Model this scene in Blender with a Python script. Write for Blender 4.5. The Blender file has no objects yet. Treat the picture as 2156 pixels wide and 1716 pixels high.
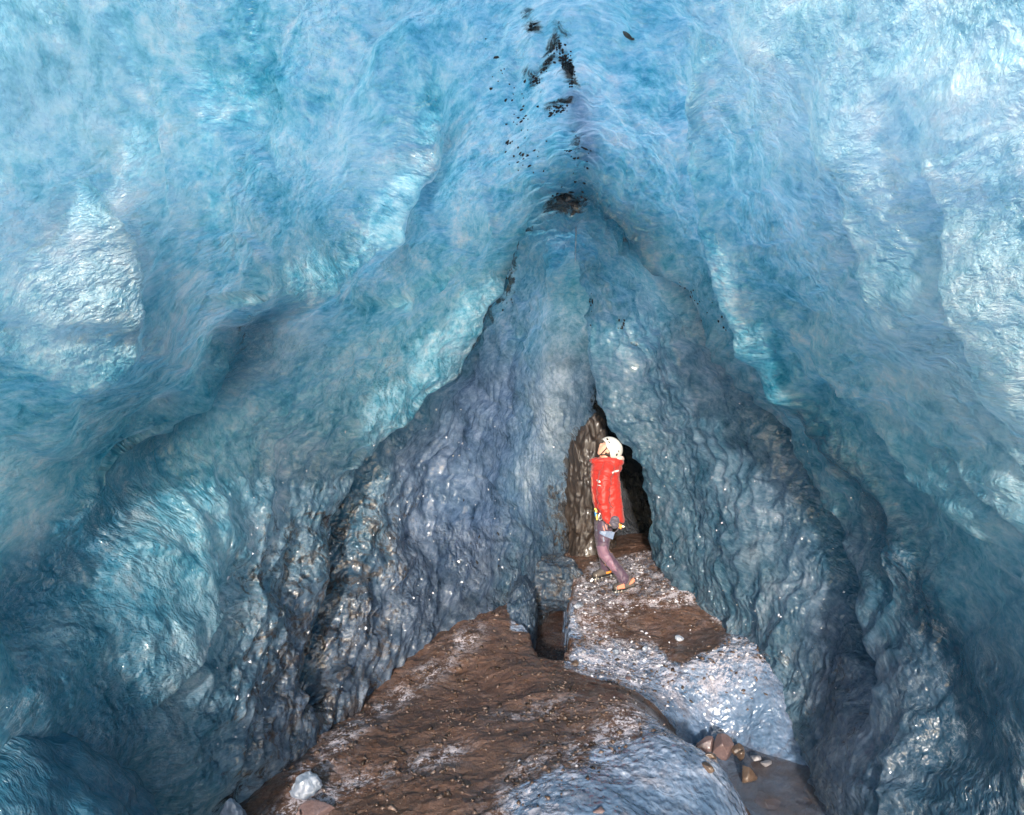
import bpy, bmesh, math, random
import numpy as np
from mathutils import Vector, Matrix
SC = bpy.context.scene
C = SC.collection
R = math.radians
random.seed(7)
RNG = np.random.default_rng(11)

# ------------------------------------------------------------------ scale of the survey: camera 2.1 m up at the origin looking along +Y
CAMZ = 2.1
FP = 1404.0
def W(px, py, d):
    return ((px - 1078.0) / FP * d, d, CAMZ - (py - 858.0) / FP * d)

# ------------------------------------------------------------------ numpy noise
_perm = np.random.default_rng(3).permutation(512).astype(np.int64)
_perm = np.concatenate([_perm, _perm])
_g = np.random.default_rng(5).normal(size=(512, 3)); _g /= np.linalg.norm(_g, axis=1)[:, None]
def _h(i, j, k):
    return _perm[(_perm[(_perm[i & 511] + j) & 511] + k) & 511]
def perlin(p):
    p = np.asarray(p, float)
    out = np.empty(len(p))
    CH = 200000
    for s in range(0, len(p), CH):
        q = p[s:s + CH]
        i = np.floor(q).astype(np.int64); f = q - i
        u = f * f * f * (f * (f * 6 - 15) + 10)
        r = 0
        for dx in (0, 1):
            wx = u[:, 0] if dx else 1 - u[:, 0]
            for dy in (0, 1):
                wy = u[:, 1] if dy else 1 - u[:, 1]
                for dz in (0, 1):
                    wz = u[:, 2] if dz else 1 - u[:, 2]
                    g = _g[_h(i[:, 0] + dx, i[:, 1] + dy, i[:, 2] + dz)]
                    r = r + wx * wy * wz * ((f[:, 0] - dx) * g[:, 0] + (f[:, 1] - dy) * g[:, 1] + (f[:, 2] - dz) * g[:, 2])
        out[s:s + CH] = r
    return out * 1.6
def fbm(p, octv=4, gain=.5, lac=2.03):
    p = np.asarray(p, float); a = 1.; r = 0; t = 0
    for k in range(octv):
        r = r + a * perlin(p + 17.3 * k); t += a; a *= gain; p = p * lac
    return r / t
def ridge(p, octv=4, gain=.5):
    p = np.asarray(p, float); a = 1.; r = 0; t = 0
    for k in range(octv):
        n = 1 - np.abs(perlin(p + 31.7 * k)); r = r + a * n * n; t += a; a *= gain; p = p * 2.07
    return r / t
def cells(p):
    """distance to nearest feature point (scallops)"""
    p = np.asarray(p, float)
    out = np.empty(len(p))
    CH = 200000
    off = np.random.default_rng(9).random((512, 3))
    for s in range(0, len(p), CH):
        q = p[s:s + CH]; i = np.floor(q).astype(np.int64); f = q - i
        best = np.full(len(q), 9.)
        for dx in (-1, 0, 1):
            for dy in (-1, 0, 1):
                for dz in (-1, 0, 1):
                    o = off[_h(i[:, 0] + dx, i[:, 1] + dy, i[:, 2] + dz)]
                    d = (o[:, 0] + dx - f[:, 0]) ** 2 + (o[:, 1] + dy - f[:, 1]) ** 2 + (o[:, 2] + dz - f[:, 2]) ** 2
                    best = np.minimum(best, d)
        out[s:s + CH] = np.sqrt(best)
    return out
def sstep(a, b, x):
    t = np.clip((np.asarray(x, float) - a) / (b - a), 0, 1); return t * t * (3 - 2 * t)

# ------------------------------------------------------------------ objects
def tag(o, label=None, cat=None, group=None, kind=None):
    if label: o['label'] = label
    if cat: o['category'] = cat
    if group: o['group'] = group
    if kind: o['kind'] = kind
    return o
def link(name, me, mat=None, parent=None, smooth=True):
    o = bpy.data.objects.new(name, me); C.objects.link(o)
    if mat is not None and not me.materials: me.materials.append(mat)
    if smooth and len(me.polygons): me.polygons.foreach_set('use_smooth', [True] * len(me.polygons))
    if parent is not None: o.parent = parent
    return o
def empty(name, loc, rz=0):
    o = bpy.data.objects.new(name, None); C.objects.link(o)
    o.location = loc; o.rotation_euler = (0, 0, rz); o.empty_display_size = .2
    return o
def mesh_from(name, V, F):
    """V (n,3); F (m,3) or (m,4) numpy"""
    me = bpy.data.meshes.new(name)
    V = np.asarray(V, np.float32); F = np.asarray(F, np.int32)
    k = F.shape[1]
    me.vertices.add(len(V)); me.vertices.foreach_set('co', V.ravel())
    me.loops.add(F.size); me.loops.foreach_set('vertex_index', F.ravel())
    me.polygons.add(len(F)); me.polygons.foreach_set('loop_start', np.arange(0, F.size, k, dtype=np.int32))
    me.polygons.foreach_set('loop_total', np.full(len(F), k, np.int32))
    me.update(calc_edges=True)
    return me
def grid_faces(nr, nc):
    i = np.arange(nr * nc).reshape(nr, nc)
    return np.stack([i[:-1, :-1], i[:-1, 1:], i[1:, 1:], i[1:, :-1]], -1).reshape(-1, 4)
def attr(me, name, val):
    a = me.attributes.new(name, 'FLOAT', 'POINT'); a.data.foreach_set('value', np.asarray(val, np.float32))
def uvmap(me, U, F):
    l = me.uv_layers.new(name='UVMap'); l.data.foreach_set('uv', np.asarray(U, np.float32)[np.asarray(F).ravel()].ravel())

# ------------------------------------------------------------------ materials
class NT:
    def __init__(s, name):
        s.m = bpy.data.materials.new(name); s.m.use_nodes = True
        s.t = s.m.node_tree; s.t.nodes.clear()
        s.out = s.t.nodes.new('ShaderNodeOutputMaterial')
    def n(s, typ, **kw):
        nd = s.t.nodes.new(typ)
        for k, v in kw.items():
            if k.startswith('_'): setattr(nd, k[1:], v)
        for k, v in kw.items():
            if not k.startswith('_'):
                inp = nd.inputs[int(k[1:])] if k[0] == 'i' and k[1:].isdigit() else nd.inputs[k.replace('__', ' ')]
                if hasattr(v, 'outputs'): v = v.outputs[0]
                if isinstance(v, bpy.types.NodeSocket): s.t.links.new(v, inp)
                else: inp.default_value = v
        return nd
    def math(s, op, a, b=0., c=None, clamp=False):
        kw = dict(i0=a, i1=b)
        if c is not None: kw['i2'] = c
        return s.n('ShaderNodeMath', _operation=op, _use_clamp=clamp, **kw).outputs[0]
    def mix(s, f, a, b):
        nd = s.t.nodes.new('ShaderNodeMix'); nd.data_type = 'RGBA'
        for idx, v in ((0, f), (6, a), (7, b)):
            if hasattr(v, 'outputs'): v = v.outputs[0]
            if isinstance(v, bpy.types.NodeSocket): s.t.links.new(v, nd.inputs[idx])
            else: nd.inputs[idx].default_value = v if not (idx and len(v) == 3) else (*v, 1)
        return nd.outputs[2]
    def ramp(s, f, stops):
        nd = s.t.nodes.new('ShaderNodeValToRGB'); cr = nd.color_ramp
        while len(cr.elements) < len(stops): cr.elements.new(.5)
        for e, (p, c) in zip(cr.elements, stops):
            e.position = p; e.color = (*c, 1) if hasattr(c, '__len__') else (c, c, c, 1)
        s.t.links.new(f if isinstance(f, bpy.types.NodeSocket) else f.outputs[0], nd.inputs[0])
        return nd.outputs[0]
    def attr(s, name):
        return s.n('ShaderNodeAttribute', _attribute_name=name).outputs['Fac']
    def coord(s, which='Object'):
        return s.n('ShaderNodeTexCoord').outputs[which]
    def mapping(s, v, scale=(1, 1, 1), rot=(0, 0, 0)):
        return s.n('ShaderNodeMapping', Vector=v, Scale=scale, Rotation=rot).outputs[0]
    def noise(s, v, scale, detail=4, rough=.55, dist=0., out='Fac'):
        return s.n('ShaderNodeTexNoise', Vector=v, Scale=scale, Detail=detail, Roughness=rough, Distortion=dist).outputs[out]
    def voro(s, v, scale, feature='F1', out='Distance'):
        return s.n('ShaderNodeTexVoronoi', _feature=feature, Vector=v, Scale=scale).outputs[out]
    def bump(s, h, strength, dist, normal=None):
        kw = dict(Height=h, Strength=strength, Distance=dist)
        if normal is not None: kw['Normal'] = normal
        return s.n('ShaderNodeBump', **kw).outputs[0]
    def done(s, sh):
        s.t.links.new(sh.outputs[0] if hasattr(sh, 'outputs') else sh, s.out.inputs[0]); return s.m
def simple(name, col, rough=.5, metal=0., spec=.5, bump=None, var=.15, sheen=0.):
    t = NT(name); v = t.coord()
    n1 = t.noise(v, bump[0] if bump else 30, 4)
    c = t.mix(n1, tuple(x * (1 - var) for x in col), tuple(min(1, x * (1 + var)) for x in col))
    p = t.n('ShaderNodeBsdfPrincipled', Base__Color=c, Roughness=rough, Metallic=metal)
    p.inputs['Specular IOR Level'].default_value = spec
    if sheen: p.inputs['Sheen Weight'].default_value = sheen
    if bump: t.t.links.new(t.bump(n1, bump[1], bump[2]), p.inputs['Normal'])
    return t.done(p)

def ice_material():
    t = NT('glacier_ice')
    obj = t.coord(); uv = t.coord('UV')
    grey = t.attr('grey'); dirt_shade = t.attr('dirt_shade'); frost_glint = t.attr('frost_glint'); deep_shade = t.attr('deep_shade'); rug = t.attr('rug'); glaze = t.attr('glaze')
    # fine wrinkles run down and towards the mouth: noise stretched along the surface
    st = t.mapping(uv, scale=(5.0, 3.0, 1), rot=(0, 0, 0))
    stw = t.noise(st, 3.2, 3, .55, .9)
    st2 = t.noise(t.mapping(uv, scale=(16., 6., 1)), 3.4, 5, .6, .7)
    iso = t.noise(obj, 16., 7, .62, .6)
    big = t.noise(obj, 1.7, 5, .55, .5)
    veil = t.noise(obj, 5.5, 6, .62, .9)
    # colour
    m = t.math('ADD', t.math('ADD', t.math('MULTIPLY', stw, .30), t.math('MULTIPLY', veil, .42)), t.math('MULTIPLY', iso, .28))
    m = t.math('ADD', m, t.math('MULTIPLY', t.math('SUBTRACT', big, .5), .45))
    gra = t.noise(t.mapping(uv, scale=(1.7, 1., 1)), 24., 5, .7, .7)
    m = t.math('ADD', m, t.math('MULTIPLY', t.math('SUBTRACT', gra, .5), .24))
    blue = t.ramp(m, [(.32, (.014, .180, .290)), (.44, (.075, .365, .505)), (.55, (.260, .565, .690)), (.68, (.72, .87, .92))])
    mg = t.math('ADD', t.math('MULTIPLY', t.noise(t.mapping(uv, scale=(1., 2.2, 1)), 2.4, 3, .5, .8), .55), t.math('MULTIPLY', m, .45))
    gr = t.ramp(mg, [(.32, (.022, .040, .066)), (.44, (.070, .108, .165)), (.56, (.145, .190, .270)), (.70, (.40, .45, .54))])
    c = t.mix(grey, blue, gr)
    c = t.mix(deep_shade, c, t.mix(grey, (.007, .090, .165), (.014, .032, .058)))  # dark clear ice, plus groove and corner shade mixed into the colour
    fr = t.math('MULTIPLY', frost_glint, t.ramp(m, [(.30, .30), (.60, 1.)]), clamp=True)
    c = t.mix(fr, c, (.74, .83, .90))  # whitens real frost and the painted glints alike
    ln = t.noise(t.mapping(uv, scale=(7., 3.0, 1)), 2.6, 7, .64, 1.6)
    ln2 = t.noise(obj, 8.5, 6, .62, 1.2)
    li = t.math('ADD', t.ramp(ln, [(.485, 0.), (.505, 1.), (.525, 0.)]), t.ramp(ln2, [(.488, 0.), (.505, 1.), (.522, 0.)]), clamp=True)
    li = t.math('MULTIPLY', li, t.ramp(veil, [(.40, .0), (.68, .42)]), clamp=True)
    c = t.mix(t.math('MULTIPLY', li, t.math('SUBTRACT', 1., glaze)), c, (.80, .88, .93))
    # debris frozen into the ice, and painted crease shade
    dn = t.ramp(t.math('ADD', dirt_shade, t.math('MULTIPLY', t.math('SUBTRACT', t.noise(obj, 7., 8, .7, 1.2), .5), 1.5)), [(.42, 0.), (.62, 1.)])
    dn = t.math('MULTIPLY', dn, t.math('MULTIPLY', dirt_shade, 2.2, clamp=True), clamp=True)
    dc = t.mix(t.noise(obj, 24., 5, .6), (.010, .010, .011), (.075, .058, .050))
    c = t.mix(t.math('MULTIPLY', dn, .88), c, dc)
    # relief: wet ice is smooth at the finest scale, so every dimple carries one clean glint
    liq = t.noise(t.mapping(uv, scale=(1.25, .9, 1)), 8.5, 2, .45, .9)
    dim = t.voro(t.n('ShaderNodeVectorMath', _operation='ADD', i0=t.mapping(obj, scale=(1, 1, .75)), i1=t.n('ShaderNodeVectorMath', _operation='SCALE', i0=t.noise(obj, 9., 2, out='Color'), Scale=.09).outputs[0]).outputs[0], 21., 'SMOOTH_F1')
    fin2 = t.math('MULTIPLY', t.noise(t.mapping(uv, scale=(1.4, 1., 1)), 52., 2, .5, .6), t.math('SUBTRACT', .22, t.math('MULTIPLY', grey, .18)))
    fin = t.noise(t.mapping(uv, scale=(1.6, 1., 1)), 26., 2, .5, .8)
    pm = t.ramp(t.noise(obj, 2.3, 3, .6), [(.40, .12), (.60, 1.)])
    h = t.math('ADD', t.math('MULTIPLY', liq, .85), t.math('MULTIPLY', t.math('MULTIPLY', dim, pm), t.math('ADD', t.math('MULTIPLY', t.math('MAXIMUM', rug, t.math('MULTIPLY', grey, .6)), 1.1), .6)))
    h = t.math('ADD', h, t.math('MULTIPLY', t.math('MULTIPLY', fin, pm), .55))
    h = t.math('ADD', t.math('ADD', h, fin2), t.math('MULTIPLY', li, .08))
    h = t.math('MULTIPLY', h, t.math('SUBTRACT', 1., t.math('MULTIPLY', grey, .56)))
    nb2 = t.bump(h, 1.0, .058)
    sm = t.bump(t.noise(obj, 5., 2, .5, 1.), .6, .05)
    nrm = t.n('ShaderNodeMix', _data_type='VECTOR')
    t.t.links.new(glaze, nrm.inputs[0]); t.t.links.new(nb2, nrm.inputs[4]); t.t.links.new(sm, nrm.inputs[5])
    nrm = nrm.outputs[1]
    rough = t.math('ADD', t.math('MULTIPLY', t.noise(obj, 5., 4), .30), .10)
    p = t.n('ShaderNodeBsdfPrincipled', Base__Color=c, Roughness=rough, IOR=1.33, Normal=nrm)
    p.inputs['Specular IOR Level'].default_value = .6
    p.inputs['Coat Weight'].default_value = 1.; p.inputs['Coat Roughness'].default_value = .05; p.inputs['Coat IOR'].default_value = 1.6
    t.t.links.new(nrm, p.inputs['Coat Normal'])
    # light that comes through the ice roof
    tcb = t.ramp(m, [(.32, (.07, .43, .57)), (.44, (.28, .69, .83)), (.56, (.58, .88, .97)), (.68, (.92, .98, 1.))])
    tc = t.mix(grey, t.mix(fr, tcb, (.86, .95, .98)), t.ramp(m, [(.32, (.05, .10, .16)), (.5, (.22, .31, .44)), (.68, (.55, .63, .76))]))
    tc = t.mix(t.math('MULTIPLY', deep_shade, .85), tc, (.015, .20, .31))
    tr = t.n('ShaderNodeBsdfTranslucent', Color=tc, Normal=nrm)
    k = t.math('MULTIPLY', t.math('MULTIPLY', t.math('SUBTRACT', 1., dn), .66), t.math('SUBTRACT', 1., t.math('MULTIPLY', deep_shade, .45)))
    return t.done(t.n('ShaderNodeMixShader', i0=k, i1=p, i2=tr))
M_ICE = ice_material()

# ------------------------------------------------------------------ cave shell: cross sections lofted from the mouth to the bend at the back
# columns: left foot -> apex -> right foot
ROWS = []
ROWS.append([(-3.5,-.6,-1.5),(-3.4,-.6,-.6),(-3.35,-.6,.5),(-3.25,-.6,1.6),(-3.1,-.5,2.7),(-2.6,-.4,3.8),(-1.95,-.2,4.7),(-1.0,0,5.5),(0.15,0.,5.8),(1.3,0,5.5),(2.15,-.1,4.7),(2.8,-.2,3.7),(3.2,-.3,2.7),(3.4,-.5,1.7),(3.5,-.6,.6),(3.6,-.6,-.6),(3.7,-.6,-1.5)])
def row(*pts): ROWS.append([W(*p) for p in pts])
row((-500,2200,2.1),(-400,1700,2.2),(-330,1450,2.3),(-270,1200,2.5),(-120,950,2.85),(100,650,2.6),(300,250,2.7),(620,-150,2.9),(1190,-300,3.0),(1560,-200,2.9),(1720,-80,2.8),(1950,200,2.7),(2150,450,2.6),(2350,750,2.5),(2500,1050,2.4),(2580,1400,2.3),(2650,2100,2.2))
row((-50,2000,2.7),(10,1650,2.8),(50,1450,2.95),(90,1200,3.3),(200,950,3.75),(400,700,3.35),(560,400,3.5),(820,130,3.8),(1190,30,3.9),(1440,80,3.8),(1570,160,3.7),(1720,360,3.5),(1890,560,3.3),(2050,800,3.2),(2180,1050,3.1),(2250,1350,3.0),(2300,1900,2.8))
row((40,1900,3.6),(270,1665,3.5),(310,1400,3.7),(340,1150,3.95),(420,900,4.45),(560,690,4.2),(740,480,4.5),(960,300,4.7),(1190,220,4.8),(1380,260,4.7),(1500,330,4.6),(1620,520,4.4),(1740,680,4.2),(1880,850,4.1),(2010,1080,3.9),(2040,1400,3.7),(1950,1900,3.35))
row((300,1880,4.3),(500,1655,4.1),(490,1380,4.4),(530,1180,4.7),(600,960,5.1),(760,800,5.4),(900,600,5.6),(1040,440,5.7),(1190,350,5.7),(1330,390,5.6),(1460,480,5.5),(1560,640,5.3),(1640,780,5.15),(1740,920,4.95),(1860,1100,4.65),(1895,1400,4.15),(1830,1850,3.8))
row((520,1850,4.8),(625,1590,4.72),(650,1330,5.2),(700,1130,5.6),(775,960,5.95),(925,830,6.2),(1005,655,6.3),(1085,490,6.4),(1190,425,6.4),(1270,455,6.4),(1400,575,6.35),(1500,690,6.25),(1580,810,6.1),(1640,930,5.9),(1750,1090,5.6),(1775,1400,4.9),(1715,1850,4.2))
row((800,1750,5.5),(830,1460,5.65),(850,1250,6.1),(880,1080,6.5),(935,930,6.75),(1005,790,6.9),(1060,640,7.0),(1112,510,7.05),(1185,462,7.0),(1265,500,7.0),(1365,620,6.9),(1440,740,6.8),(1510,870,6.6),(1560,1000,6.4),(1610,1160,6.0),(1645,1420,5.4),(1660,1650,5.2))
row((980,1650,6.3),(990,1340,6.4),(990,1180,6.8),(1000,1040,7.1),(1030,900,7.4),(1065,770,7.6),(1100,640,7.65),(1128,530,7.7),(1185,490,7.7),(1250,525,7.7),(1300,620,7.6),(1350,740,7.5),(1400,860,7.3),(1440,980,7.2),(1490,1110,6.9),(1530,1310,6.3),(1545,1550,6.2))
row((1055,1560,6.4),(1058,1375,6.5),(1078,1170,7.4),(1078,1030,7.9),(1085,900,8.15),(1100,780,8.3),(1120,660,8.4),(1140,552,8.5),(1185,508,8.4),(1222,532,8.3),(1240,620,8.2),(1240,740,8.1),(1268,850,8.0),(1328,930,7.9),(1376,1030,7.8),(1392,1160,7.8),(1380,1300,7.8))
row((1098,1600,7.0),(1104,1330,7.2),(1135,1110,8.2),(1138,970,8.6),(1136,870,8.85),(1136,770,9.0),(1145,670,9.05),(1160,585,9.05),(1205,540,9.0),(1260,560,8.9),(1310,640,8.75),(1320,740,8.65),(1350,850,8.6),(1410,930,8.5),(1450,1030,8.4),(1470,1160,8.4),(1480,1300,8.4))
row((1155,1450,8.2),(1165,1240,8.3),(1200,1080,8.8),(1200,980,9.0),(1193,900,9.2),(1190,800,9.4),(1200,700,9.5),(1225,620,9.5),(1270,590,9.4),(1340,620,9.2),(1400,700,9.0),(1440,780,8.9),(1480,870,8.8),(1540,950,8.7),(1580,1040,8.6),(1590,1170,8.6),(1600,1300,8.6))
row((1280,1400,9.0),(1290,1180,9.3),(1290,1080,9.7),(1288,980,10.0),(1285,900,10.2),(1290,830,10.3),(1320,780,10.3),(1370,740,10.2),(1440,740,10.0),(1520,770,9.7),(1580,820,9.5),(1620,880,9.3),(1650,940,9.2),(1680,1000,9.1),(1700,1080,9.0),(1710,1180,9.0),(1720,1300,9.0))
def tail(dx, dy, f):
    base = np.array(ROWS[-1]); c = base.mean(0)
    ROWS.append([tuple(v) for v in (c + (base - c) * f + np.array([dx, dy, 0]))])
tail(1.3, 1.1, .9); tail(1.7, 1.0, .9); tail(.9, .5, .15)
CN = np.array(ROWS)                                   # (nr, nc, 3)
def cr_basis(n, m, dens=None):
    """(m, n) Catmull-Rom weights, m samples over n control points; dens: samples per interval"""
    if dens is None: ts = np.linspace(0, n - 1, m)
    else:
        ts = np.concatenate([i + np.arange(k) / k for i, k in enumerate(dens)] + [[n - 1.]])
    B = np.zeros((len(ts), n))
    for r, t in enumerate(ts):
        i = min(int(t), n - 2); u = t - i
        w = (.5 * (-u + 2 * u * u - u ** 3), .5 * (2 - 5 * u * u + 3 * u ** 3), .5 * (u + 4 * u * u - 3 * u ** 3), .5 * (-u * u + u ** 3))
        for k in range(4):
            j = i - 1 + k
            if j < 0: B[r, 0] += 2 * w[k]; B[r, 1] -= w[k]
            elif j >= n: B[r, n - 1] += 2 * w[k]; B[r, n - 2] -= w[k]
            else: B[r, j] += w[k]
    return B, ts
RD = [26, 80, 100, 90, 70, 70, 60, 55, 60, 45, 30, 14, 8, 8]
BR, TR = cr_basis(len(ROWS), 0, RD)
BC, TC = cr_basis(17, 0, [30, 40, 44, 48, 52, 52, 52, 46, 46, 46, 46, 46, 48, 48, 44, 40])
P = np.einsum('ri,ijk,cj->rck', BR, CN, BC)
NR, NC = P.shape[:2]
def normals(P):
    du = np.gradient(P, axis=0); dv = np.gradient(P, axis=1)
    n = np.cross(du, dv); n /= np.linalg.norm(n, axis=2)[..., None] + 1e-9
    return n
N0 = normals(P)
# make normals point into the cave
mid = P[:, :].mean(1)[:, None, :]
s = np.sign(((mid - P) * N0).sum(2).mean()); N0 *= s
ulen = np.concatenate([np.zeros((NR, 1)), np.cumsum(np.linalg.norm(np.diff(P, axis=1), axis=2), 1)], 1)
ulen -= ulen[:, NC // 2][:, None]
vlen = np.concatenate([np.zeros((1, NC)), np.cumsum(np.linalg.norm(np.diff(P, axis=0), axis=2), 0)], 0)
rr = np.repeat(TR[:, None], NC, 1).ravel() + 1; cc = np.repeat(TC[None], NR, 0).ravel()
Pf = P.reshape(-1, 3); Nf = N0.reshape(-1, 3); UV = np.stack([ulen.ravel(), vlen.ravel()], 1)
X, Y, Z = Pf.T
PXY = np.stack([1078 + FP * X / np.maximum(Y, .3), 858 - FP * (Z - CAMZ) / np.maximum(Y, .3)], 1)
def anchor(px, py):
    """the nearest point of the wall seen from the survey point in that direction"""
    d = np.hypot(PXY[:, 0] - px, PXY[:, 1] - py); d[Y < .8] = 1e6
    k = np.where(d < d.min() + 10)[0]
    return Pf[k[np.argmin(Y[k])]]
def spot(px, py, r, stretch=None):
    a = anchor(px, py); d = Pf - a
    return np.exp(-(d ** 2).sum(1) / (r * r))
def stroke(pts, r):
    """a band along a line of wall points"""
    A = [anchor(*p) for p in pts]; best = np.full(len(Pf), 9.)
    for a, b in zip(A[:-1], A[1:]):
        ab = b - a; t = np.clip(((Pf - a) @ ab) / (ab @ ab + 1e-9), 0, 1)
        best = np.minimum(best, np.linalg.norm(Pf - a - t[:, None] * ab, axis=1))
    return np.exp(-(best / r) ** 2)
left = sstep(8.2, 7.4, cc); right = 1 - left
# where the ice is rugged, grey, debris-laden, and where crease shade is painted
nz = fbm(Pf * 1.1, 3)
rug = np.clip(sstep(3.9, 5.2, rr) * sstep(8.6, 6.4, rr) * sstep(5.6, 3.6, cc) + .0, 0, 1)
rug = np.maximum(rug, .45 * sstep(4.8, 5.6, rr) * sstep(12.2, 13.6, cc))
inner = sstep(5.0, 6.9, rr + .5 * nz)
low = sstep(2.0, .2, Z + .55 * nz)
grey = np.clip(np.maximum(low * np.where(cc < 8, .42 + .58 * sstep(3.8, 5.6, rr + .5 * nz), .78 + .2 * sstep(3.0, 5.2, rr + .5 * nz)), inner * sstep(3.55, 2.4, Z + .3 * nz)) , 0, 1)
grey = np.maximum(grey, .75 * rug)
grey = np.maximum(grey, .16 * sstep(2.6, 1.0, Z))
dirt_shade = .52 * rug * sstep(2.6, .8, Z + .5 * nz)
dirt_shade = np.maximum(dirt_shade, .62 * stroke([(1116, 500), (1082, 600), (1030, 670), (965, 790)], .15))  # portal edge and crease strokes: painted shade as well as debris
dirt_shade = np.maximum(dirt_shade, .44 * stroke([(930, 840), (800, 930), (745, 1080), (700, 1250), (690, 1430)], .22))
dirt_shade = np.maximum(dirt_shade, .50 * stroke([(1290, 490), (1400, 590), (1540, 760), (1610, 900)], .09))
dirt_shade = np.maximum(dirt_shade, .40 * stroke([(1540, 760), (1620, 910), (1750, 1080), (1810, 1300)], .16))
dirt_shade = np.maximum(dirt_shade, .72 * spot(1195, 440, .30))  # dark band at the roof apex, shade put into the colour
dirt_shade = np.maximum(dirt_shade, .5 * spot(1345, 720, .1))
dirt_shade = np.maximum(dirt_shade, .95 * sstep(10.5, 11.5, rr + 1.1 * nz) * sstep(2.2, 1.5, Z + .5 * nz))
dirt_shade = np.maximum(dirt_shade, .56 * sstep(9.6, 10.8, rr + 1.0 * nz) * sstep(1.9, .9, Z + .4 * nz))
dirt_shade = np.maximum(dirt_shade, .50 * sstep(7.6, 8.6, rr + .4 * nz) * sstep(.55, -.05, Z + .4 * nz) * left)
dirt_shade = np.maximum(dirt_shade, .9 * sstep(11.3, 11.9, rr))  # passage end coloured dark to stand in for its lack of light
dirt_shade = np.maximum(dirt_shade, .40 * sstep(.55, .1, Z + .2 * nz) * sstep(4.6, 5.4, rr))
dirt_shade = np.maximum(dirt_shade, .42 * stroke([(520, 640), (520, 720), (480, 780)], .10))  # shade painted below the left overhang
for ln_ in ([(1112, 35), (1128, 72)], [(1150, 150), (1178, 95), (1195, 145), (1206, 195)], [(1158, 242), (1198, 228)], [(1110, 150), (1130, 175)]): dirt_shade = np.maximum(dirt_shade, .60 * stroke(ln_, .075))
dirt_shade = np.maximum(dirt_shade, .42 * stroke([(1190, 60), (1200, 240), (1215, 380)], .12))
grey = np.maximum(grey, .8 * stroke([(1212, 215), (1225, 290), (1235, 350)], .10))
frost_glint = 0 * X  # pale patches: frost, plus painted glints and back-wall sheen
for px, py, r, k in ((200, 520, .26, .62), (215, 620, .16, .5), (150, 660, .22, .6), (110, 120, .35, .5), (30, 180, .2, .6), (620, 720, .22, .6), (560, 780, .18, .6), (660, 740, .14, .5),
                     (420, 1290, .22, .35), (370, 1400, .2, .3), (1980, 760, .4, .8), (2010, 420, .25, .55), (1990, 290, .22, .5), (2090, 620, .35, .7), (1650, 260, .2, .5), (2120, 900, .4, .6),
                     (1830, 520, .3, .5), (2100, 60, .5, .5), (1800, 40, .35, .35), (850, 430, .3, .4), (760, 330, .35, .3), (1150, 880, .48, 1.), (1120, 1000, .34, .8), (1175, 770, .40, .8), (690, 598, .06, 1.), (515, 690, .06, 1.), (345, 842, .07, 1.), (600, 740, .09, .8), (1590, 1170, .10, .9), (1620, 1230, .1, .5)):  # tiny spots paint glints, wide ones by the passage paint sheen
    frost_glint = np.maximum(frost_glint, k * spot(px, py, r))
frost_glint = np.maximum(frost_glint, .55 * right * sstep(4.4, 2.2, rr) * sstep(11.5, 9.8, 20 - cc) * sstep(.9, 2.2, Z))  # paler upper right wall: frost plus painted sunlight
frost_glint *= 1 - .7 * rug
deep_shade = .75 * stroke([(1200, 400), (1240, 430), (1330, 500)], .45) + .6 * inner * sstep(3.3, 3.8, Z)  # dark ice tone that also paints shade around the apex
deep_shade = np.maximum(deep_shade, .55 * stroke([(930, 300), (900, 380), (860, 500)], .22))
deep_shade = np.maximum(deep_shade, .5 * stroke([(300, 600), (330, 760), (250, 900), (140, 1000)], .30))
deep_shade = np.maximum(deep_shade, .85 * sstep(1.9, .1, Z + .5 * nz) * sstep(5.4, 3.6, rr + .4 * nz) * (1 - .7 * spot(400, 1290, .28)))  # lower near walls darkened in colour as shade
deep_shade = np.maximum(deep_shade, .5 * spot(120, 1420, .5)); 
GROOVE_SHADE = np.maximum.reduce([stroke([(545, 670), (490, 800), (350, 930), (205, 1120), (30, 1300)], .26), stroke([(1100, 520), (1040, 640), (940, 840), (800, 940), (745, 1080), (700, 1250), (660, 1430)], .20), stroke([(1280, 480), (1410, 590), (1545, 765), (1620, 910), (1750, 1080), (1800, 1300)], .22), stroke([(1700, 880), (1850, 1100), (1960, 1300), (2060, 1500)], .22)])
deep_shade = np.maximum(deep_shade, .95 * GROOVE_SHADE)  # shade painted along the long grooves
deep_shade = np.maximum(deep_shade, .8 * spot(60, 1500, .45)); deep_shade = np.clip(deep_shade, 0, 1)
grey = np.maximum(grey, .62 * sstep(6.4, 7.2, rr) * sstep(4.0, 3.2, Z))
grey = grey * (1 - .15 * sstep(8.3, 9.0, rr)) * (1 - .25 * sstep(6.2, 7.0, rr) * right)
glaze = .66 * sstep(6.0, 6.8, rr) * sstep(.3, 1.3, Z + .3 * nz) * np.clip(.55 + 1.2 * fbm(Pf * 1.3 + 19, 2), .15, 1)
glaze = np.maximum(glaze, .8 * sstep(8.7, 9.6, rr) * sstep(1.9, 2.3, Z) * left)
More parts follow.
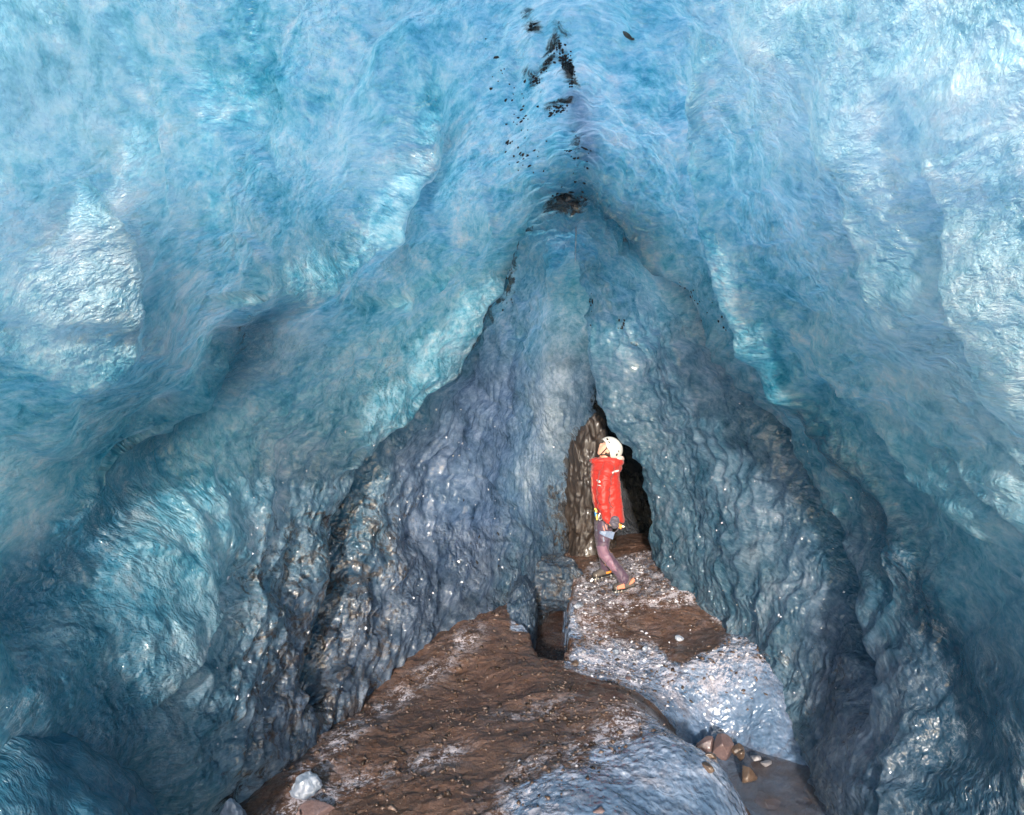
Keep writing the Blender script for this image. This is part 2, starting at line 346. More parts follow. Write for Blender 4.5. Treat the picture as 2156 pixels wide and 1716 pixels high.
# arrises: survey polyline, swell width, height, which side swells
BLADES = [([(195, 410), (245, 500), (262, 600), (250, 700)], .30, .12, 1),
          ([(430, 1180), (428, 1300), (380, 1400), (330, 1480)], .28, .12, 1),
          ([(890, 190), (872, 310), (800, 450), (690, 560), (545, 600), (500, 740), (350, 860), (210, 1050), (60, 1220)], .30, .13, -1, .16),
          ([(1110, 470), (1062, 600), (1000, 660), (950, 790), (935, 850), (810, 890), (750, 1060), (700, 1240), (640, 1420)], .30, .15, 1, .06),
          ([(1255, 440), (1400, 575), (1540, 735), (1615, 895), (1755, 1075), (1815, 1290), (1835, 1500)], .35, .17, -1, .07),
          ([(1465, 100), (1470, 300), (1530, 470), (1580, 640), (1660, 880)], .30, .12, -1),
          ([(1690, 200), (1760, 330), (1800, 480), (1870, 640), (1900, 720)], .3, .10, -1),
          ([(1930, 300), (1990, 520), (2080, 760), (2130, 900)], .3, .10, -1),
          ([(1700, 680), (1800, 830), (1960, 1000), (2100, 1130)], .3, .11, -1),
          ([(1640, 250), (1560, 270), (1520, 200)], .2, .05, 1),
          ([(720, 640), (800, 640), (880, 600), (960, 560)], .2, .07, 1),
          ([(800, 880), (870, 850), (930, 810)], .14, .06, 1)]
# relief
amp = 1 - .45 * sstep(9, 10.2, rr)
q = np.stack([X, Y * .75, Z], 1)
disp = .16 * fbm(q * .9 + 4, 2) + .085 * fbm(q * 2.4 + 9, 3)
sl = np.stack([UV[:, 0] * 2.6 + .9 * fbm(Pf * .8, 2), UV[:, 1] * .9 - .35 * np.abs(UV[:, 0]), 0 * X], 1)
disp += .055 * (ridge(sl, 3) - .5) * (1 - .4 * rug + .6 * right)
sc = np.stack([UV[:, 0] * 3.2, UV[:, 1] * 2.0, Z * .7], 1) + .35 * np.stack([fbm(Pf * 2, 2), fbm(Pf * 2 + 50, 2), 0 * X], 1)
disp += -.050 * (np.minimum(cells(sc), .9) - .45) * (.55 + .6 * rug + .2 * right)
vr = np.stack([UV[:, 1] * 3.0 - UV[:, 0] * 1.0 + .9 * fbm(Pf * 1.4, 3), UV[:, 0] * 1.5, Z * .5], 1)   # gullies that run down the rugged wall
disp += .12 * rug * (ridge(vr, 4, .5) - .45) + .05 * rug * fbm(q * 4.0 + 33, 2, .5)
dr = np.stack([UV[:, 1] * 3.4 - UV[:, 0] * .8 + .5 * fbm(Pf * 1.7 + 13, 3), UV[:, 0] * .7, Z * .25], 1)      # hanging drapery: thin arrises that run down the inner walls
disp += .030 * sstep(3.6, 5.2, rr) * sstep(10.4, 9.4, rr) * (np.clip(1 - 2.2 * np.abs(perlin(dr)), 0, 1) ** 2 + .5 * np.clip(1 - 2.2 * np.abs(perlin(dr * 1.9 + 7)), 0, 1) ** 2)
disp += .013 * fbm(q * 8 + 2, 3, .5) * (1 - .3 * grey + .5 * rug + 2.5 * sstep(9.8, 10.6, rr)) + .10 * fbm(q * 3.5 + 7, 3) * sstep(9.8, 10.6, rr)
disp -= .34 * stroke([(930, 850), (800, 940), (745, 1080), (700, 1250), (660, 1430)], .18)
disp -= .15 * stroke([(520, 700), (470, 820), (350, 940), (205, 1120), (30, 1300)], .26)
disp -= .32 * stroke([(1420, 600), (1540, 760), (1620, 910), (1750, 1080), (1810, 1300), (1830, 1450)], .14)
disp += .10 * stroke([(890, 200), (870, 320), (800, 450), (650, 540)], .18)
disp += .10 * stroke([(1465, 120), (1475, 300), (1530, 480), (1600, 680), (1700, 880), (1900, 1150)], .15)
disp -= .10 * stroke([(1440, 100), (1440, 300), (1490, 480)], .12)
disp *= amp
# folds: the ice swells up to a crisp arris and then drops back
def blade(pts, w, amp, side=1, drop=.035):
    A = [anchor(*p) for p in pts]; best = np.full(len(Pf), 9.); sg = np.zeros(len(Pf)); tt = np.zeros(len(Pf))
    n = len(A) - 1
    wob = .05 * np.stack([fbm(Pf * 3.1 + k, 3) for k in (0, 30, 60)], 1)
    Q = Pf + wob
    for i, (a, b) in enumerate(zip(A[:-1], A[1:])):
        ab = b - a; t = ((Q - a) @ ab) / (ab @ ab + 1e-9); tc = np.clip(t, 0, 1)
        v = Q - a - tc[:, None] * ab; d = np.linalg.norm(v, axis=1)
        s_ = np.sign((v * np.cross(Nf, ab)).sum(1))
        k = d < best; best = np.where(k, d, best); sg = np.where(k, s_, sg); tt = np.where(k, (i + np.clip(t, -.6, 1.6)) / n, tt)
    s_ = best * sg * side
    prof = np.where(s_ <= 0, np.exp(-(s_ / w) ** 2), 1 - sstep(0, drop, s_))
    return amp * prof * sstep(-.18, .2, tt) * sstep(1.18, .8, tt)
for b in BLADES: disp += blade(*b) * amp
# many small folds across the flow
fl = UV[:, 1] * 1.15 - .55 * np.abs(UV[:, 0]) + 1.1 * fbm(np.stack([UV[:, 0] * .8, UV[:, 1] * .5, 0 * X], 1) + 5, 3)
saw = fl * 1.5 - np.floor(fl * 1.5); saw = np.where(saw < .86, saw / .86, (1 - saw) / .14)
disp += .060 * saw * sstep(-.05, .35, fbm(Pf * .9 + 71, 2)) * amp * (1 - .6 * rug)
fl = np.abs(UV[:, 0]) * 1.9 + .25 * UV[:, 1] + .9 * fbm(Pf * .9 + 23, 3)
saw = fl - np.floor(fl); saw = np.where(saw < .9, saw / .9, (1 - saw) / .1)
disp += .050 * saw * sstep(-.05, .35, fbm(Pf * .8 + 91, 2)) * amp * (1 - .5 * rug)
Pd = Pf + Nf * disp[:, None]
F = grid_faces(NR, NC)
me = mesh_from('ice_cave', Pd, F)
ua = np.sqrt(UV[:, 0] ** 2 + .09) + .35 * fbm(Pf * .7 + 3, 2); va = UV[:, 1] + .45 * fbm(Pf * .6 + 61, 2)
uvmap(me, np.stack([(ua + va) * .707, (ua - va) * .707], 1), F)      # x across the flow lines, y along them
for k, v in dict(grey=grey, dirt_shade=np.clip(dirt_shade, 0, 1), frost_glint=np.clip(frost_glint, 0, 1), deep_shade=deep_shade, rug=rug, glaze=glaze).items(): attr(me, k, v)
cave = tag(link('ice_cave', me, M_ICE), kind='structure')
SHELL = Pd.reshape(NR, NC, 3)

# ------------------------------------------------------------------ unseen ice hull, cut to block daylight except at near roof and back gap
def shade_hull():
    t = NT('snow'); v = t.coord()
    p = t.n('ShaderNodeBsdfPrincipled', Base__Color=t.mix(t.noise(v, .8, 5), (.62, .66, .70), (.80, .83, .86)), Roughness=.7,
            Normal=t.bump(t.noise(v, 3., 6), .5, .2))
    msnow = t.done(p)
    B2, T2 = cr_basis(len(ROWS), 90); C2, U2 = cr_basis(17, 70)
    Q = np.einsum('ri,ijk,cj->rck', B2, CN, C2)
    n = normals(Q); n *= np.sign(((Q.mean(1)[:, None] - Q) * n).sum(2).mean())
    r2 = np.repeat(T2[:, None], 70, 1) + 1
    H = Q - n * (.75 + .15 * fbm(Q.reshape(-1, 3) * .5, 3).reshape(90, 70))[..., None]
    c2 = np.repeat(U2[None], 90, 0)
    skylight = (r2 > 7.4) & (r2 < 10.2) & (c2 > 3.2) & (c2 < 10.5)
    keep = ((r2 > 5.3) | (H[..., 2] < 2.85 + .28 * (r2 - 1.0))) & ~skylight  # hull blocks light where kept; the gap lets the back wall glow
    F = grid_faces(90, 70); kf = keep.ravel()[F].all(1)
    me = mesh_from('shade_hull', H.reshape(-1, 3), F[kf])
    tag(link('shade_hull', me, msnow), kind='structure')
    # unseen flank walls added by the mouth to hold off low sky light
    for sgn in (-1, 1):
        uu, vv = np.meshgrid(np.linspace(0, 1, 40), np.linspace(0, 1, 16))
        yy = -.45 - 7.5 * uu; zz = -1.4 + (4.3 - .6 * uu) * vv
        xx = sgn * (3.75 + 1.6 * uu + .25 * vv) + .25 * fbm(np.stack([yy.ravel(), zz.ravel(), 0 * yy.ravel() + sgn], 1) * .9, 3).reshape(yy.shape)
        V = np.stack([xx, yy, zz], -1); Vo = V + np.array([sgn * 2.5, 0, -.3]); n_ = V.reshape(-1, 3).shape[0]
        top = np.concatenate([V[-1:], Vo[-1:]], 0)
        me = mesh_from('flank_blocker', np.concatenate([V.reshape(-1, 3), top.reshape(-1, 3)]), np.concatenate([grid_faces(16, 40), grid_faces(2, 40) + n_]))
        tag(link('flank_blocker', me, msnow), kind='structure')
    # unseen snow sheet outside the mouth, added to bounce daylight in, dipping away
    nx, ny = 80, 60
    gx = np.linspace(-1, 1, nx); gx = np.sign(gx) * np.abs(gx) ** 2.2 * 120; gy = -1.2 - np.linspace(0, 1, ny) ** 2.5 * 200
    XX, YY = np.meshgrid(gx, gy); ZZ = -1.1 + .25 * fbm(np.stack([XX.ravel() * .25, YY.ravel() * .25, 0 * XX.ravel()], 1), 4).reshape(XX.shape) + .02 * (YY + 1)
    me = mesh_from('bounce_snow', np.stack([XX, YY, ZZ], -1).reshape(-1, 3), grid_faces(ny, nx))
    tag(link('bounce_snow', me, msnow), kind='structure')
shade_hull()

# black grit frozen into the roof along the crack, scattered flakes either side
def grit_in_ice():
    P_ = []
    def line(pts, n, w):
        pts = np.array(pts, float)
        for _ in range(n):
            i = RNG.integers(0, len(pts) - 1); t = RNG.random(); p = pts[i] * (1 - t) + pts[i + 1] * t + RNG.normal(size=2) * w; P_.append((*p, RNG.random()))
    line([(1112, 40), (1120, 58), (1126, 70)], 22, 3.0); line([(1172, 95), (1186, 112), (1194, 140), (1200, 150)], 60, 5.5); line([(1188, 112), (1196, 140)], 50, 4)
    line([(1200, 150), (1206, 170), (1200, 195)], 26, 2.5); line([(1148, 150), (1165, 110), (1178, 100)], 30, 6); line([(1158, 240), (1182, 236), (1192, 230)], 40, 4.5); line([(1125, 160), (1140, 175)], 14, 4)
    line([(1040, 120), (1100, 230), (1080, 330), (1120, 330)], 60, 24); line([(1180, 330), (1230, 330), (1215, 400)], 24, 10); line([(1165, 430), (1230, 430)], 70, 9)
    line([(1312, 675), (1320, 682), (1314, 690)], 16, 2.5); line([(1070, 590), (1060, 640)], 12, 8); line([(1240, 590), (1244, 700)], 8, 3); line([(1000, 1040), (990, 1180), (1030, 1130)], 16, 20)
    line([(700, 1150), (690, 1380), (760, 1250)], 40, 26); line([(1420, 560), (1560, 700)], 20, 10)
    V = []; F_ = []
    for px, py, r in P_:
        d = np.hypot(PXY[:, 0] - px, PXY[:, 1] - py); d[Y < 1] = 1e6; k = np.where(d < 8)[0]
        if not len(k): continue
        k = k[np.argsort(Y[k])[:6]]; k = k[np.argmin(d[k])]
        n = Nf[k]; a = np.cross(n, RNG.normal(size=3)); a /= np.linalg.norm(a); b = np.cross(n, a); c = Pd[k]; s_ = (.005 + .016 * r ** 2.5) * Y[k] / 4.5
        o_ = len(V)
        for j in range(5): 
            g_ = 6.283 * j / 5; q_ = .6 + .8 * RNG.random(); V.append(c + n * .0045 + (a * math.cos(g_) * 1.0 + b * math.sin(g_) * .62) * s_ * q_)
        V.append(c + n * (.006 + .35 * s_)); V.append(c - n * .01)
        for j in range(5): F_.append((o_ + j, o_ + (j + 1) % 5, o_ + 5)); F_.append((o_ + (j + 1) % 5, o_ + j, o_ + 6))
    m = simple('black_grit', (.010, .010, .012), .45, var=.4)
    tag(link('black_grit', mesh_from('black_grit', np.array(V), np.array(F_)), m, smooth=False), 'black angular grit frozen into the roof crack and walls', 'grit', kind='stuff')
grit_in_ice()
def wall_crystals():  # pale ice specks scattered to stand in for glints
    w_ = np.clip(sstep(4.2, 5.6, rr) * sstep(10.9, 10.2, rr) * sstep(2.3, 1.2, Z + .5 * nz) * sstep(-.1, .3, fbm(Pf * 3 + 77, 3)) + .25 * rug * sstep(2.4, 1.5, Z) + .5 * sstep(9.4, 10.2, rr) * sstep(10.9, 10.4, rr) * sstep(2., 1., Z), 0, 1)
    w_[(Z < -.2)] = 0; k = RNG.choice(len(Pf), 620, replace=False, p=w_ / w_.sum())
    N_ = normals(SHELL).reshape(-1, 3); N_ *= np.sign((N_ * Nf).sum(1))[:, None]
    V = []; F_ = []
    for i in k:
        n = N_[i]; a = np.cross(n, RNG.normal(size=3)); a /= np.linalg.norm(a); b = np.cross(n, a); s_ = .003 + .016 * RNG.random() ** 5; o_ = len(V)
        c = Pd[i] + n * s_ * .3
        for v in ((1, 0, 0), (0, 1, 0), (-1, 0, 0), (0, -1, 0), (0, 0, .8), (0, 0, -.8)):
            e_ = np.array(v) * (.6 + .7 * RNG.random()) + .2 * RNG.normal(size=3); V.append(c + s_ * (a * e_[0] + b * e_[1] + n * e_[2]))
        for f in ((0, 1, 4), (1, 2, 4), (2, 3, 4), (3, 0, 4), (1, 0, 5), (2, 1, 5), (3, 2, 5), (0, 3, 5)): F_.append(tuple(o_ + j for j in f))
    m = NT('crystal'); p = m.n('ShaderNodeBsdfPrincipled', Base__Color=m.mix(m.noise(m.coord(), 20.), (.35, .38, .45), (.92, .92, .95)), Roughness=.1, IOR=1.33); p.inputs['Coat Weight'].default_value = 1.
    tag(link('glint_crystals', mesh_from('glint_crystals', np.array(V), np.array(F_)), m.done(p), smooth=False), 'tiny pale ice crystals added as glints on the dark lower walls', 'ice crystals', kind='stuff')
wall_crystals()
# ------------------------------------------------------------------ floor: mud bank, ledge, channel and stream bed as one height field
GP = []
def g(px, py, d): GP.append(W(px, py, d))
for a in ((1210,1250,7.2),(1300,1232,7.4),(1362,1178,7.9),(1450,1240,7.0),(1260,1330,6.4),(1400,1330,6.4),(1520,1330,6.3),(1225,1400,5.8),(1330,1415,5.75),(1450,1415,5.65),(1560,1420,5.5),(1640,1440,5.3),
          (1440,1480,5.42),(1560,1490,5.36),(1640,1500,5.3),(1250,1210,7.8),
          (1130,1410,5.5),(1260,1445,5.2),(1350,1482,4.95),(1300,1560,4.35),(1410,1535,4.55),(1200,1500,4.75),(1100,1480,5.0),(1000,1420,5.6),(1000,1330,6.2),(1060,1365,5.9),(900,1440,5.5),(840,1480,5.3),(720,1550,4.7),
          (1000,1560,4.5),(850,1560,4.6),(700,1640,4.25),(620,1640,4.2),(900,1690,3.9),(640,1700,4.0),(1010,1640,4.1),(1130,1650,3.9),(1250,1660,3.8),(1400,1650,3.9),(1500,1600,4.15),(1300,1760,3.45),(1150,1760,3.45),(1000,1760,3.6)):
    g(*a)
GP += [(1.45,5.0,-.62),(1.75,5.0,-.62),(1.75,4.5,-.66),(2.0,4.6,-.6),(1.75,4.0,-.7),(2.0,4.0,-.7),(1.7,3.4,-.72),(2.1,3.3,-.72),(1.6,2.4,-.75),(2.4,2.4,-.7),(2.6,4.5,-.5),(2.3,5.2,-.4),
       (.6,2.6,-.25),(0,2.6,-.35),(-.6,3.2,-.45),(-1.15,3.5,-.30),(-1.45,3.75,-.31),(-1.75,3.6,-.42),(-1.5,3.3,-.30),(-2.2,3.0,-.55),(-1.2,2.2,-.6),(0,1.2,-.5),(-2.5,1.4,-.7),(2.2,1.2,-.75),(1.0,1.2,-.5),(-1.75,4.4,-.42),(-1.9,5.6,-.3),
       (.9,8.4,.22),(1.4,8.6,.32),(.6,9.2,.22),(1.2,10,.25),(2.4,11,.2),(2.6,7.5,.3),(2.6,6.2,.1),(-.4,7.6,.1),(-1.4,7.2,.1),(-.6,9.0,.2),(-1,10.5,.2)]
GP = np.array(GP)
def tps_fit(P, lam=2e-3):
    n = len(P); d2 = ((P[:, None, :2] - P[None, :, :2]) ** 2).sum(2)
    K = np.where(d2 > 0, .5 * d2 * np.log(np.maximum(d2, 1e-12)), 0) + lam * np.eye(n)
    A = np.zeros((n + 3, n + 3)); A[:n, :n] = K; A[:n, n] = 1; A[:n, n + 1:] = P[:, :2]; A[n, :n] = 1; A[n + 1:, :n] = P[:, :2].T
    return np.linalg.solve(A, np.concatenate([P[:, 2], np.zeros(3)]))
GW = tps_fit(GP)
def tps(xy):
    r = np.empty(len(xy))
    for s in range(0, len(xy), 40000):
        q = xy[s:s + 40000]; d2 = ((q[:, None] - GP[None, :, :2]) ** 2).sum(2)
        K = np.where(d2 > 0, .5 * d2 * np.log(np.maximum(d2, 1e-12)), 0)
        r[s:s + 40000] = K @ GW[:len(GP)] + GW[len(GP)] + q @ GW[len(GP) + 1:]
    return r
def polyd(xy, pts):
    best = np.full(len(xy), 99.); tt = np.zeros(len(xy)); pts = np.array(pts, float); acc = 0
    for a, b in zip(pts[:-1], pts[1:]):
        ab = b - a; t = np.clip(((xy - a) @ ab) / (ab @ ab), 0, 1); d = np.linalg.norm(xy - a - t[:, None] * ab, axis=1)
        tt = np.where(d < best, acc + t, tt); best = np.minimum(best, d); acc += 1
    return best, tt
def inside(xy, poly):
    poly = np.array(poly); x, y = xy.T; r = np.zeros(len(xy), bool)
    for (x1, y1), (x2, y2) in zip(poly, np.roll(poly, -1, 0)):
        r ^= ((y1 > y) != (y2 > y)) & (x < (x2 - x1) * (y - y1) / (y2 - y1 + 1e-12) + x1)
    return r
def soft_poly(xy, poly, w, wob=.12, fr=3.):
    q = np.stack([xy[:, 0], xy[:, 1], 0 * xy[:, 0]], 1)
    xy = xy + wob * np.stack([fbm(q * fr, 4, .6), fbm(q * fr + 40, 4, .6)], 1)
    d, _ = polyd(xy, list(poly) + [poly[0]]); sgn = np.where(inside(xy, poly), 1, -1)
    return sstep(-w, w, d * sgn)
CHAN = [(.34, 5.75), (.345, 6.2), (.30, 6.7), (.27, 7.2), (.34, 8.3)]
def height(xy, fine=True):
    z = tps(xy)
    q = np.stack([xy[:, 0], xy[:, 1], 0 * xy[:, 0]], 1)
    wob = xy + .13 * np.stack([fbm(q * 2.4, 4, .6), fbm(q * 2.4 + 9, 4, .6)], 1)
    d, t = polyd(wob, CHAN)
    w = np.interp(t, [0, .3, 1, 2, 3, 4], [.04, .08, .15, .25, .34, .34])
    cut = sstep(w + .07, w - .03, d) * sstep(0., .35, t)
    z = z * (1 - cut) + cut * np.minimum(z, -.62)
    d2, t2 = polyd(wob, [(1.55, 5.05), (1.75, 4.6), (1.78, 4.0), (1.8, 3.2), (1.9, 2.2)])
    z -= .10 * sstep(.45, .1, d2)
    z += .035 * fbm(q * 1.9 + 3, 3) + .022 * (ridge(q * np.array([2.2, 3.6, 1]) + 8, 3) - .5)
    if fine: z += .016 * fbm(q * 8 + 3, 3, .6) + .008 * fbm(q * 26 + 1, 3, .6)
    return z, cut
def PG(pts):
    """survey directions + distance -> plan polygon"""
    return [W(*p)[:2] for p in pts]
# what covers the floor: ice where the ledge and the hump are bare, mud elsewhere
LEDGE = PG([(1195,1240,7.3),(1205,1340,6.3),(1190,1420,5.6),(1340,1450,5.35),(1430,1500,5.2),(1440,1545,5.15),(1640,1570,5.0),(1900,1560,4.6),(1900,1300,6.0),(1640,1300,6.4),(1500,1230,7.2),(1380,1120,8.2),(1240,1180,8.2)])
LEDGE_MUD = PG([(1330,1285,6.85),(1470,1290,6.75),(1540,1345,6.25),(1520,1390,5.85),(1420,1400,5.8),(1370,1350,6.2),(1300,1340,6.3)])
LEDGE_MUD2 = PG([(1215,1290,6.8),(1310,1270,7.0),(1440,1262,7.0),(1430,1300,6.7),(1300,1330,6.4),(1230,1340,6.3)])
HUMP = PG([(1345,1500,4.85),(1480,1560,4.4),(1560,1600,4.2),(1590,1720,3.9),(1600,1900,3.2),(1050,1900,3.0),(1055,1700,3.75),(1120,1640,4.0),(1230,1625,4.05),(1270,1580,4.3),(1340,1560,4.4)])
x0, x1, y0, y1 = -3.0, 3.0, .8, 9.4
nx, ny = 430, 610
gx = np.linspace(x0, x1, nx); gy = np.linspace(y0, y1, ny)
GX, GY = np.meshgrid(gx, gy); GXY = np.stack([GX.ravel(), GY.ravel()], 1)
GZ, GCUT = height(GXY)
led = soft_poly(GXY, LEDGE, .05); lm = soft_poly(GXY, LEDGE_MUD, .05); lm2 = soft_poly(GXY, LEDGE_MUD2, .08, .25); hm = soft_poly(GXY, HUMP, .13, .24)
gice = np.clip(np.maximum(.86 * led * (1 - .5 * sstep(5.8, 6.3, GXY[:, 1])) * (1 - .97 * lm) * (1 - .8 * lm2), .84 * hm), 0, 1)
_dch = polyd(GXY, CHAN)[0]
gice = np.maximum(gice, .62 * sstep(.1, .6, GCUT)); gice = np.maximum(gice, .9 * sstep(.42, .26, _dch) * (GXY[:, 1] > 6.25))
gice = np.maximum(gice, .45 * sstep(-1.2, -1.6, GX.ravel() + .15 * fbm(np.stack([GX.ravel(), GY.ravel(), 0 * GX.ravel()], 1) * 2, 3)) * sstep(3.9, 3.4, GY.ravel()))
def near(pts, r): return np.exp(-(polyd(GXY, PG(pts))[0] / r) ** 2)
_q = np.stack([GXY[:, 0], GXY[:, 1], 0 * GXY[:, 0]], 1)
RIME = np.maximum.reduce([near([(640,1640,4.25),(720,1545,4.75),(840,1470,5.35),(1000,1330,6.2)], .13), near([(1110,1690,3.7),(1120,1640,4.0),(1230,1590,4.15),(1290,1550,4.4),(1340,1510,4.75)], .2),
    .8 * near([(600,1690,3.95),(760,1640,4.2),(950,1600,4.4)], .12), .6 * near([(1040,1500,4.8),(1200,1480,4.9)], .12), led * (1 - .9 * lm) * sstep(5.3, 5.65, GXY[:, 1])])
RIME = np.clip(RIME * sstep(-.35, .25, fbm(_q * 3.3 + 5, 4, .6) + .2), 0, 1)
Fg = grid_faces(ny, nx)
def ground_material():
    t = NT('mud_and_ice'); obj = t.coord(); ice = t.attr('ice')
    n1 = t.noise(obj, 6., 7, .62, .5); n2 = t.noise(obj, 34., 6, .65); n3 = t.noise(obj, 2.2, 4)
    flow = t.noise(t.mapping(obj, scale=(1.0, 1.7, 1), rot=(0, 0, .5)), 3.6, 7, .68, .9)
    mud = t.ramp(t.math('ADD', t.math('MULTIPLY', flow, .6), t.math('MULTIPLY', n2, .4)), [(.32, (.026, .014, .010)), (.5, (.090, .050, .036)), (.7, (.175, .110, .086))])
    mud = t.mix(t.ramp(n3, [(.45, 0.), (.7, .7)]), mud, (.050, .034, .027))
    icec = t.ramp(t.math('ADD', t.math('MULTIPLY', n1, .6), t.math('MULTIPLY', n2, .4)), [(.32, (.035, .065, .115)), (.46, (.120, .165, .245)), (.57, (.26, .30, .39)), (.70, (.64, .65, .72))])
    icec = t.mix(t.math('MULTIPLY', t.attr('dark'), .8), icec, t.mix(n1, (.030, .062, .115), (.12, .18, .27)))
    e = t.ramp(t.math('ADD', ice, t.math('MULTIPLY', t.math('SUBTRACT', t.noise(obj, 12., 8, .72, .6), .5), 1.3)), [(.40, 0.), (.60, 1.)])
    c = t.mix(e, mud, icec)
    c = t.mix(t.math('MULTIPLY', e, t.ramp(t.noise(obj, 4.5, 6, .68, .6), [(.50, 0.), (.70, .55)])), c, (.135, .098, .085))
    rime = t.attr('rime'); bare = t.attr('bare')
    sp = t.ramp(t.math('ADD', t.noise(obj, 55., 5, .7), t.math('MULTIPLY', t.math('SUBTRACT', t.noise(obj, 9., 5, .6), .5), .9)), [(.47, 0.), (.60, 1.)])
    sp = t.math('MULTIPLY', sp, t.math('MULTIPLY', rime, .95), clamp=True)
    c = t.mix(sp, c, t.mix(t.noise(obj, 110., 3), (.26, .22, .245), (.66, .62, .67)))
    vor = t.voro(obj, 42., 'SMOOTH_F1'); vor2 = t.voro(obj, 17., 'SMOOTH_F1')
    h_ice = t.math('ADD', t.math('MULTIPLY', t.voro(obj, 30., 'SMOOTH_F1'), .55), t.math('ADD', t.math('MULTIPLY', t.noise(obj, 8., 2, .45, 1.5), 1.3), t.math('MULTIPLY', vor2, .6)))
    h_mud = t.math('ADD', t.math('MULTIPLY', t.noise(t.mapping(obj, scale=(1., 1.6, 1), rot=(0, 0, .5)), 5.5, 3, .5, .8), 1.0), t.math('MULTIPLY', t.noise(obj, 34., 2), .34))
    h_ice = t.math('ADD', t.math('MULTIPLY', h_ice, t.math('SUBTRACT', 1., t.math('MULTIPLY', bare, .25))), t.math('MULTIPLY', t.noise(obj, 40., 2), .14))
    hh = t.n('ShaderNodeMix', i0=e, i2=h_mud, i3=h_ice)
    nb = t.bump(hh.outputs[0], 1., .024)
    rough = t.n('ShaderNodeMix', i0=e, i2=.36, i3=.18).outputs[0]
    p = t.n('ShaderNodeBsdfPrincipled', Base__Color=c, Roughness=rough, Normal=nb, IOR=1.33)
    p.inputs['Specular IOR Level'].default_value = .6
    t.t.links.new(t.math('ADD', t.math('MULTIPLY', e, .6), .35), p.inputs['Coat Weight']); p.inputs['Coat Roughness'].default_value = .06; p.inputs['Coat IOR'].default_value = 1.55
    t.t.links.new(nb, p.inputs['Coat Normal'])
    return t.done(p)
M_GROUND = ground_material()
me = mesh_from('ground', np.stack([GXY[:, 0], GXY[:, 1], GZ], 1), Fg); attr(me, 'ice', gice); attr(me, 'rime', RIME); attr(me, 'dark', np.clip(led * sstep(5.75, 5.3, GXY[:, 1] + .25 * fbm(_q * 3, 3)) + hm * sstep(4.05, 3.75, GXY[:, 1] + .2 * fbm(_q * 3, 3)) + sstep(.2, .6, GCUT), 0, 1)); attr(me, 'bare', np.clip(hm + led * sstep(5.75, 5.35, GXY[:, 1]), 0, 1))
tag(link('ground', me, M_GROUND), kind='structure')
# coarse apron under and behind everything
ax = np.linspace(-9, 9, 50); ay = np.linspace(-8, 20, 60); AX, AY = np.meshgrid(ax, ay)
inn = (AX > -2.9) & (AX < 2.9) & (AY > .9) & (AY < 9.3)
AZ = np.where(inn, -1.6, np.interp(AY, [-8, .8, 3, 9.4, 20], [-1.2, -.9, -.9, .15, .2]))
AF = grid_faces(60, 50)
me = mesh_from('cave_floor', np.stack([AX, AY, AZ], -1).reshape(-1, 3), AF[~inn.ravel()[AF].any(1)]); attr(me, 'ice', np.full(3000, .1)); attr(me, 'rime', np.zeros(3000)); attr(me, 'dark', np.zeros(3000)); attr(me, 'bare', np.zeros(3000))
tag(link('cave_floor', me, M_GROUND), kind='structure')
def ground_z(x, y):
    return float(height(np.array([[x, y]]), True)[0][0])

# ------------------------------------------------------------------ water
def water(name, pts, z, col, res=60):
    t = NT('meltwater'); obj = t.coord()
    nb = t.bump(t.noise(t.mapping(obj, scale=(1, .55, 1)), 7., 5, .55, .8), .6, .05)
    mk = t.ramp(t.noise(obj, 2.2, 4, .6), [(.38, 0.), (.62, 1.)])
    gl = t.n('ShaderNodeBsdfPrincipled', Base__Color=t.mix(mk, col, tuple(x * k for x, k in zip(col, (.75, .5, .38)))) , Roughness=.07, IOR=1.33, Normal=nb)
    gl.inputs['Specular IOR Level'].default_value = .6
    tr = t.n('ShaderNodeBsdfTransparent', Color=(.85, .87, .9, 1))
    m = t.done(t.n('ShaderNodeMixShader', i0=.34, i1=gl, i2=tr))
    V = [(x, y, z) for x, y in pts]
    me = bpy.data.meshes.new(name); me.from_pydata(V, [], [list(range(len(V)))]); me.update()
    return tag(link(name, me, m, smooth=False), kind='structure')
water('stream_water', [(1.0, .9), (2.9, .9), (2.9, 5.4), (1.9, 5.5), (1.2, 5.4), (1.15, 4.4)], -.53, (.15, .19, .26))
water('channel_water', [(-.3, 5.6), (.8, 5.6), (.95, 8.9), (-.3, 8.9)], -.47, (.15, .12, .115))
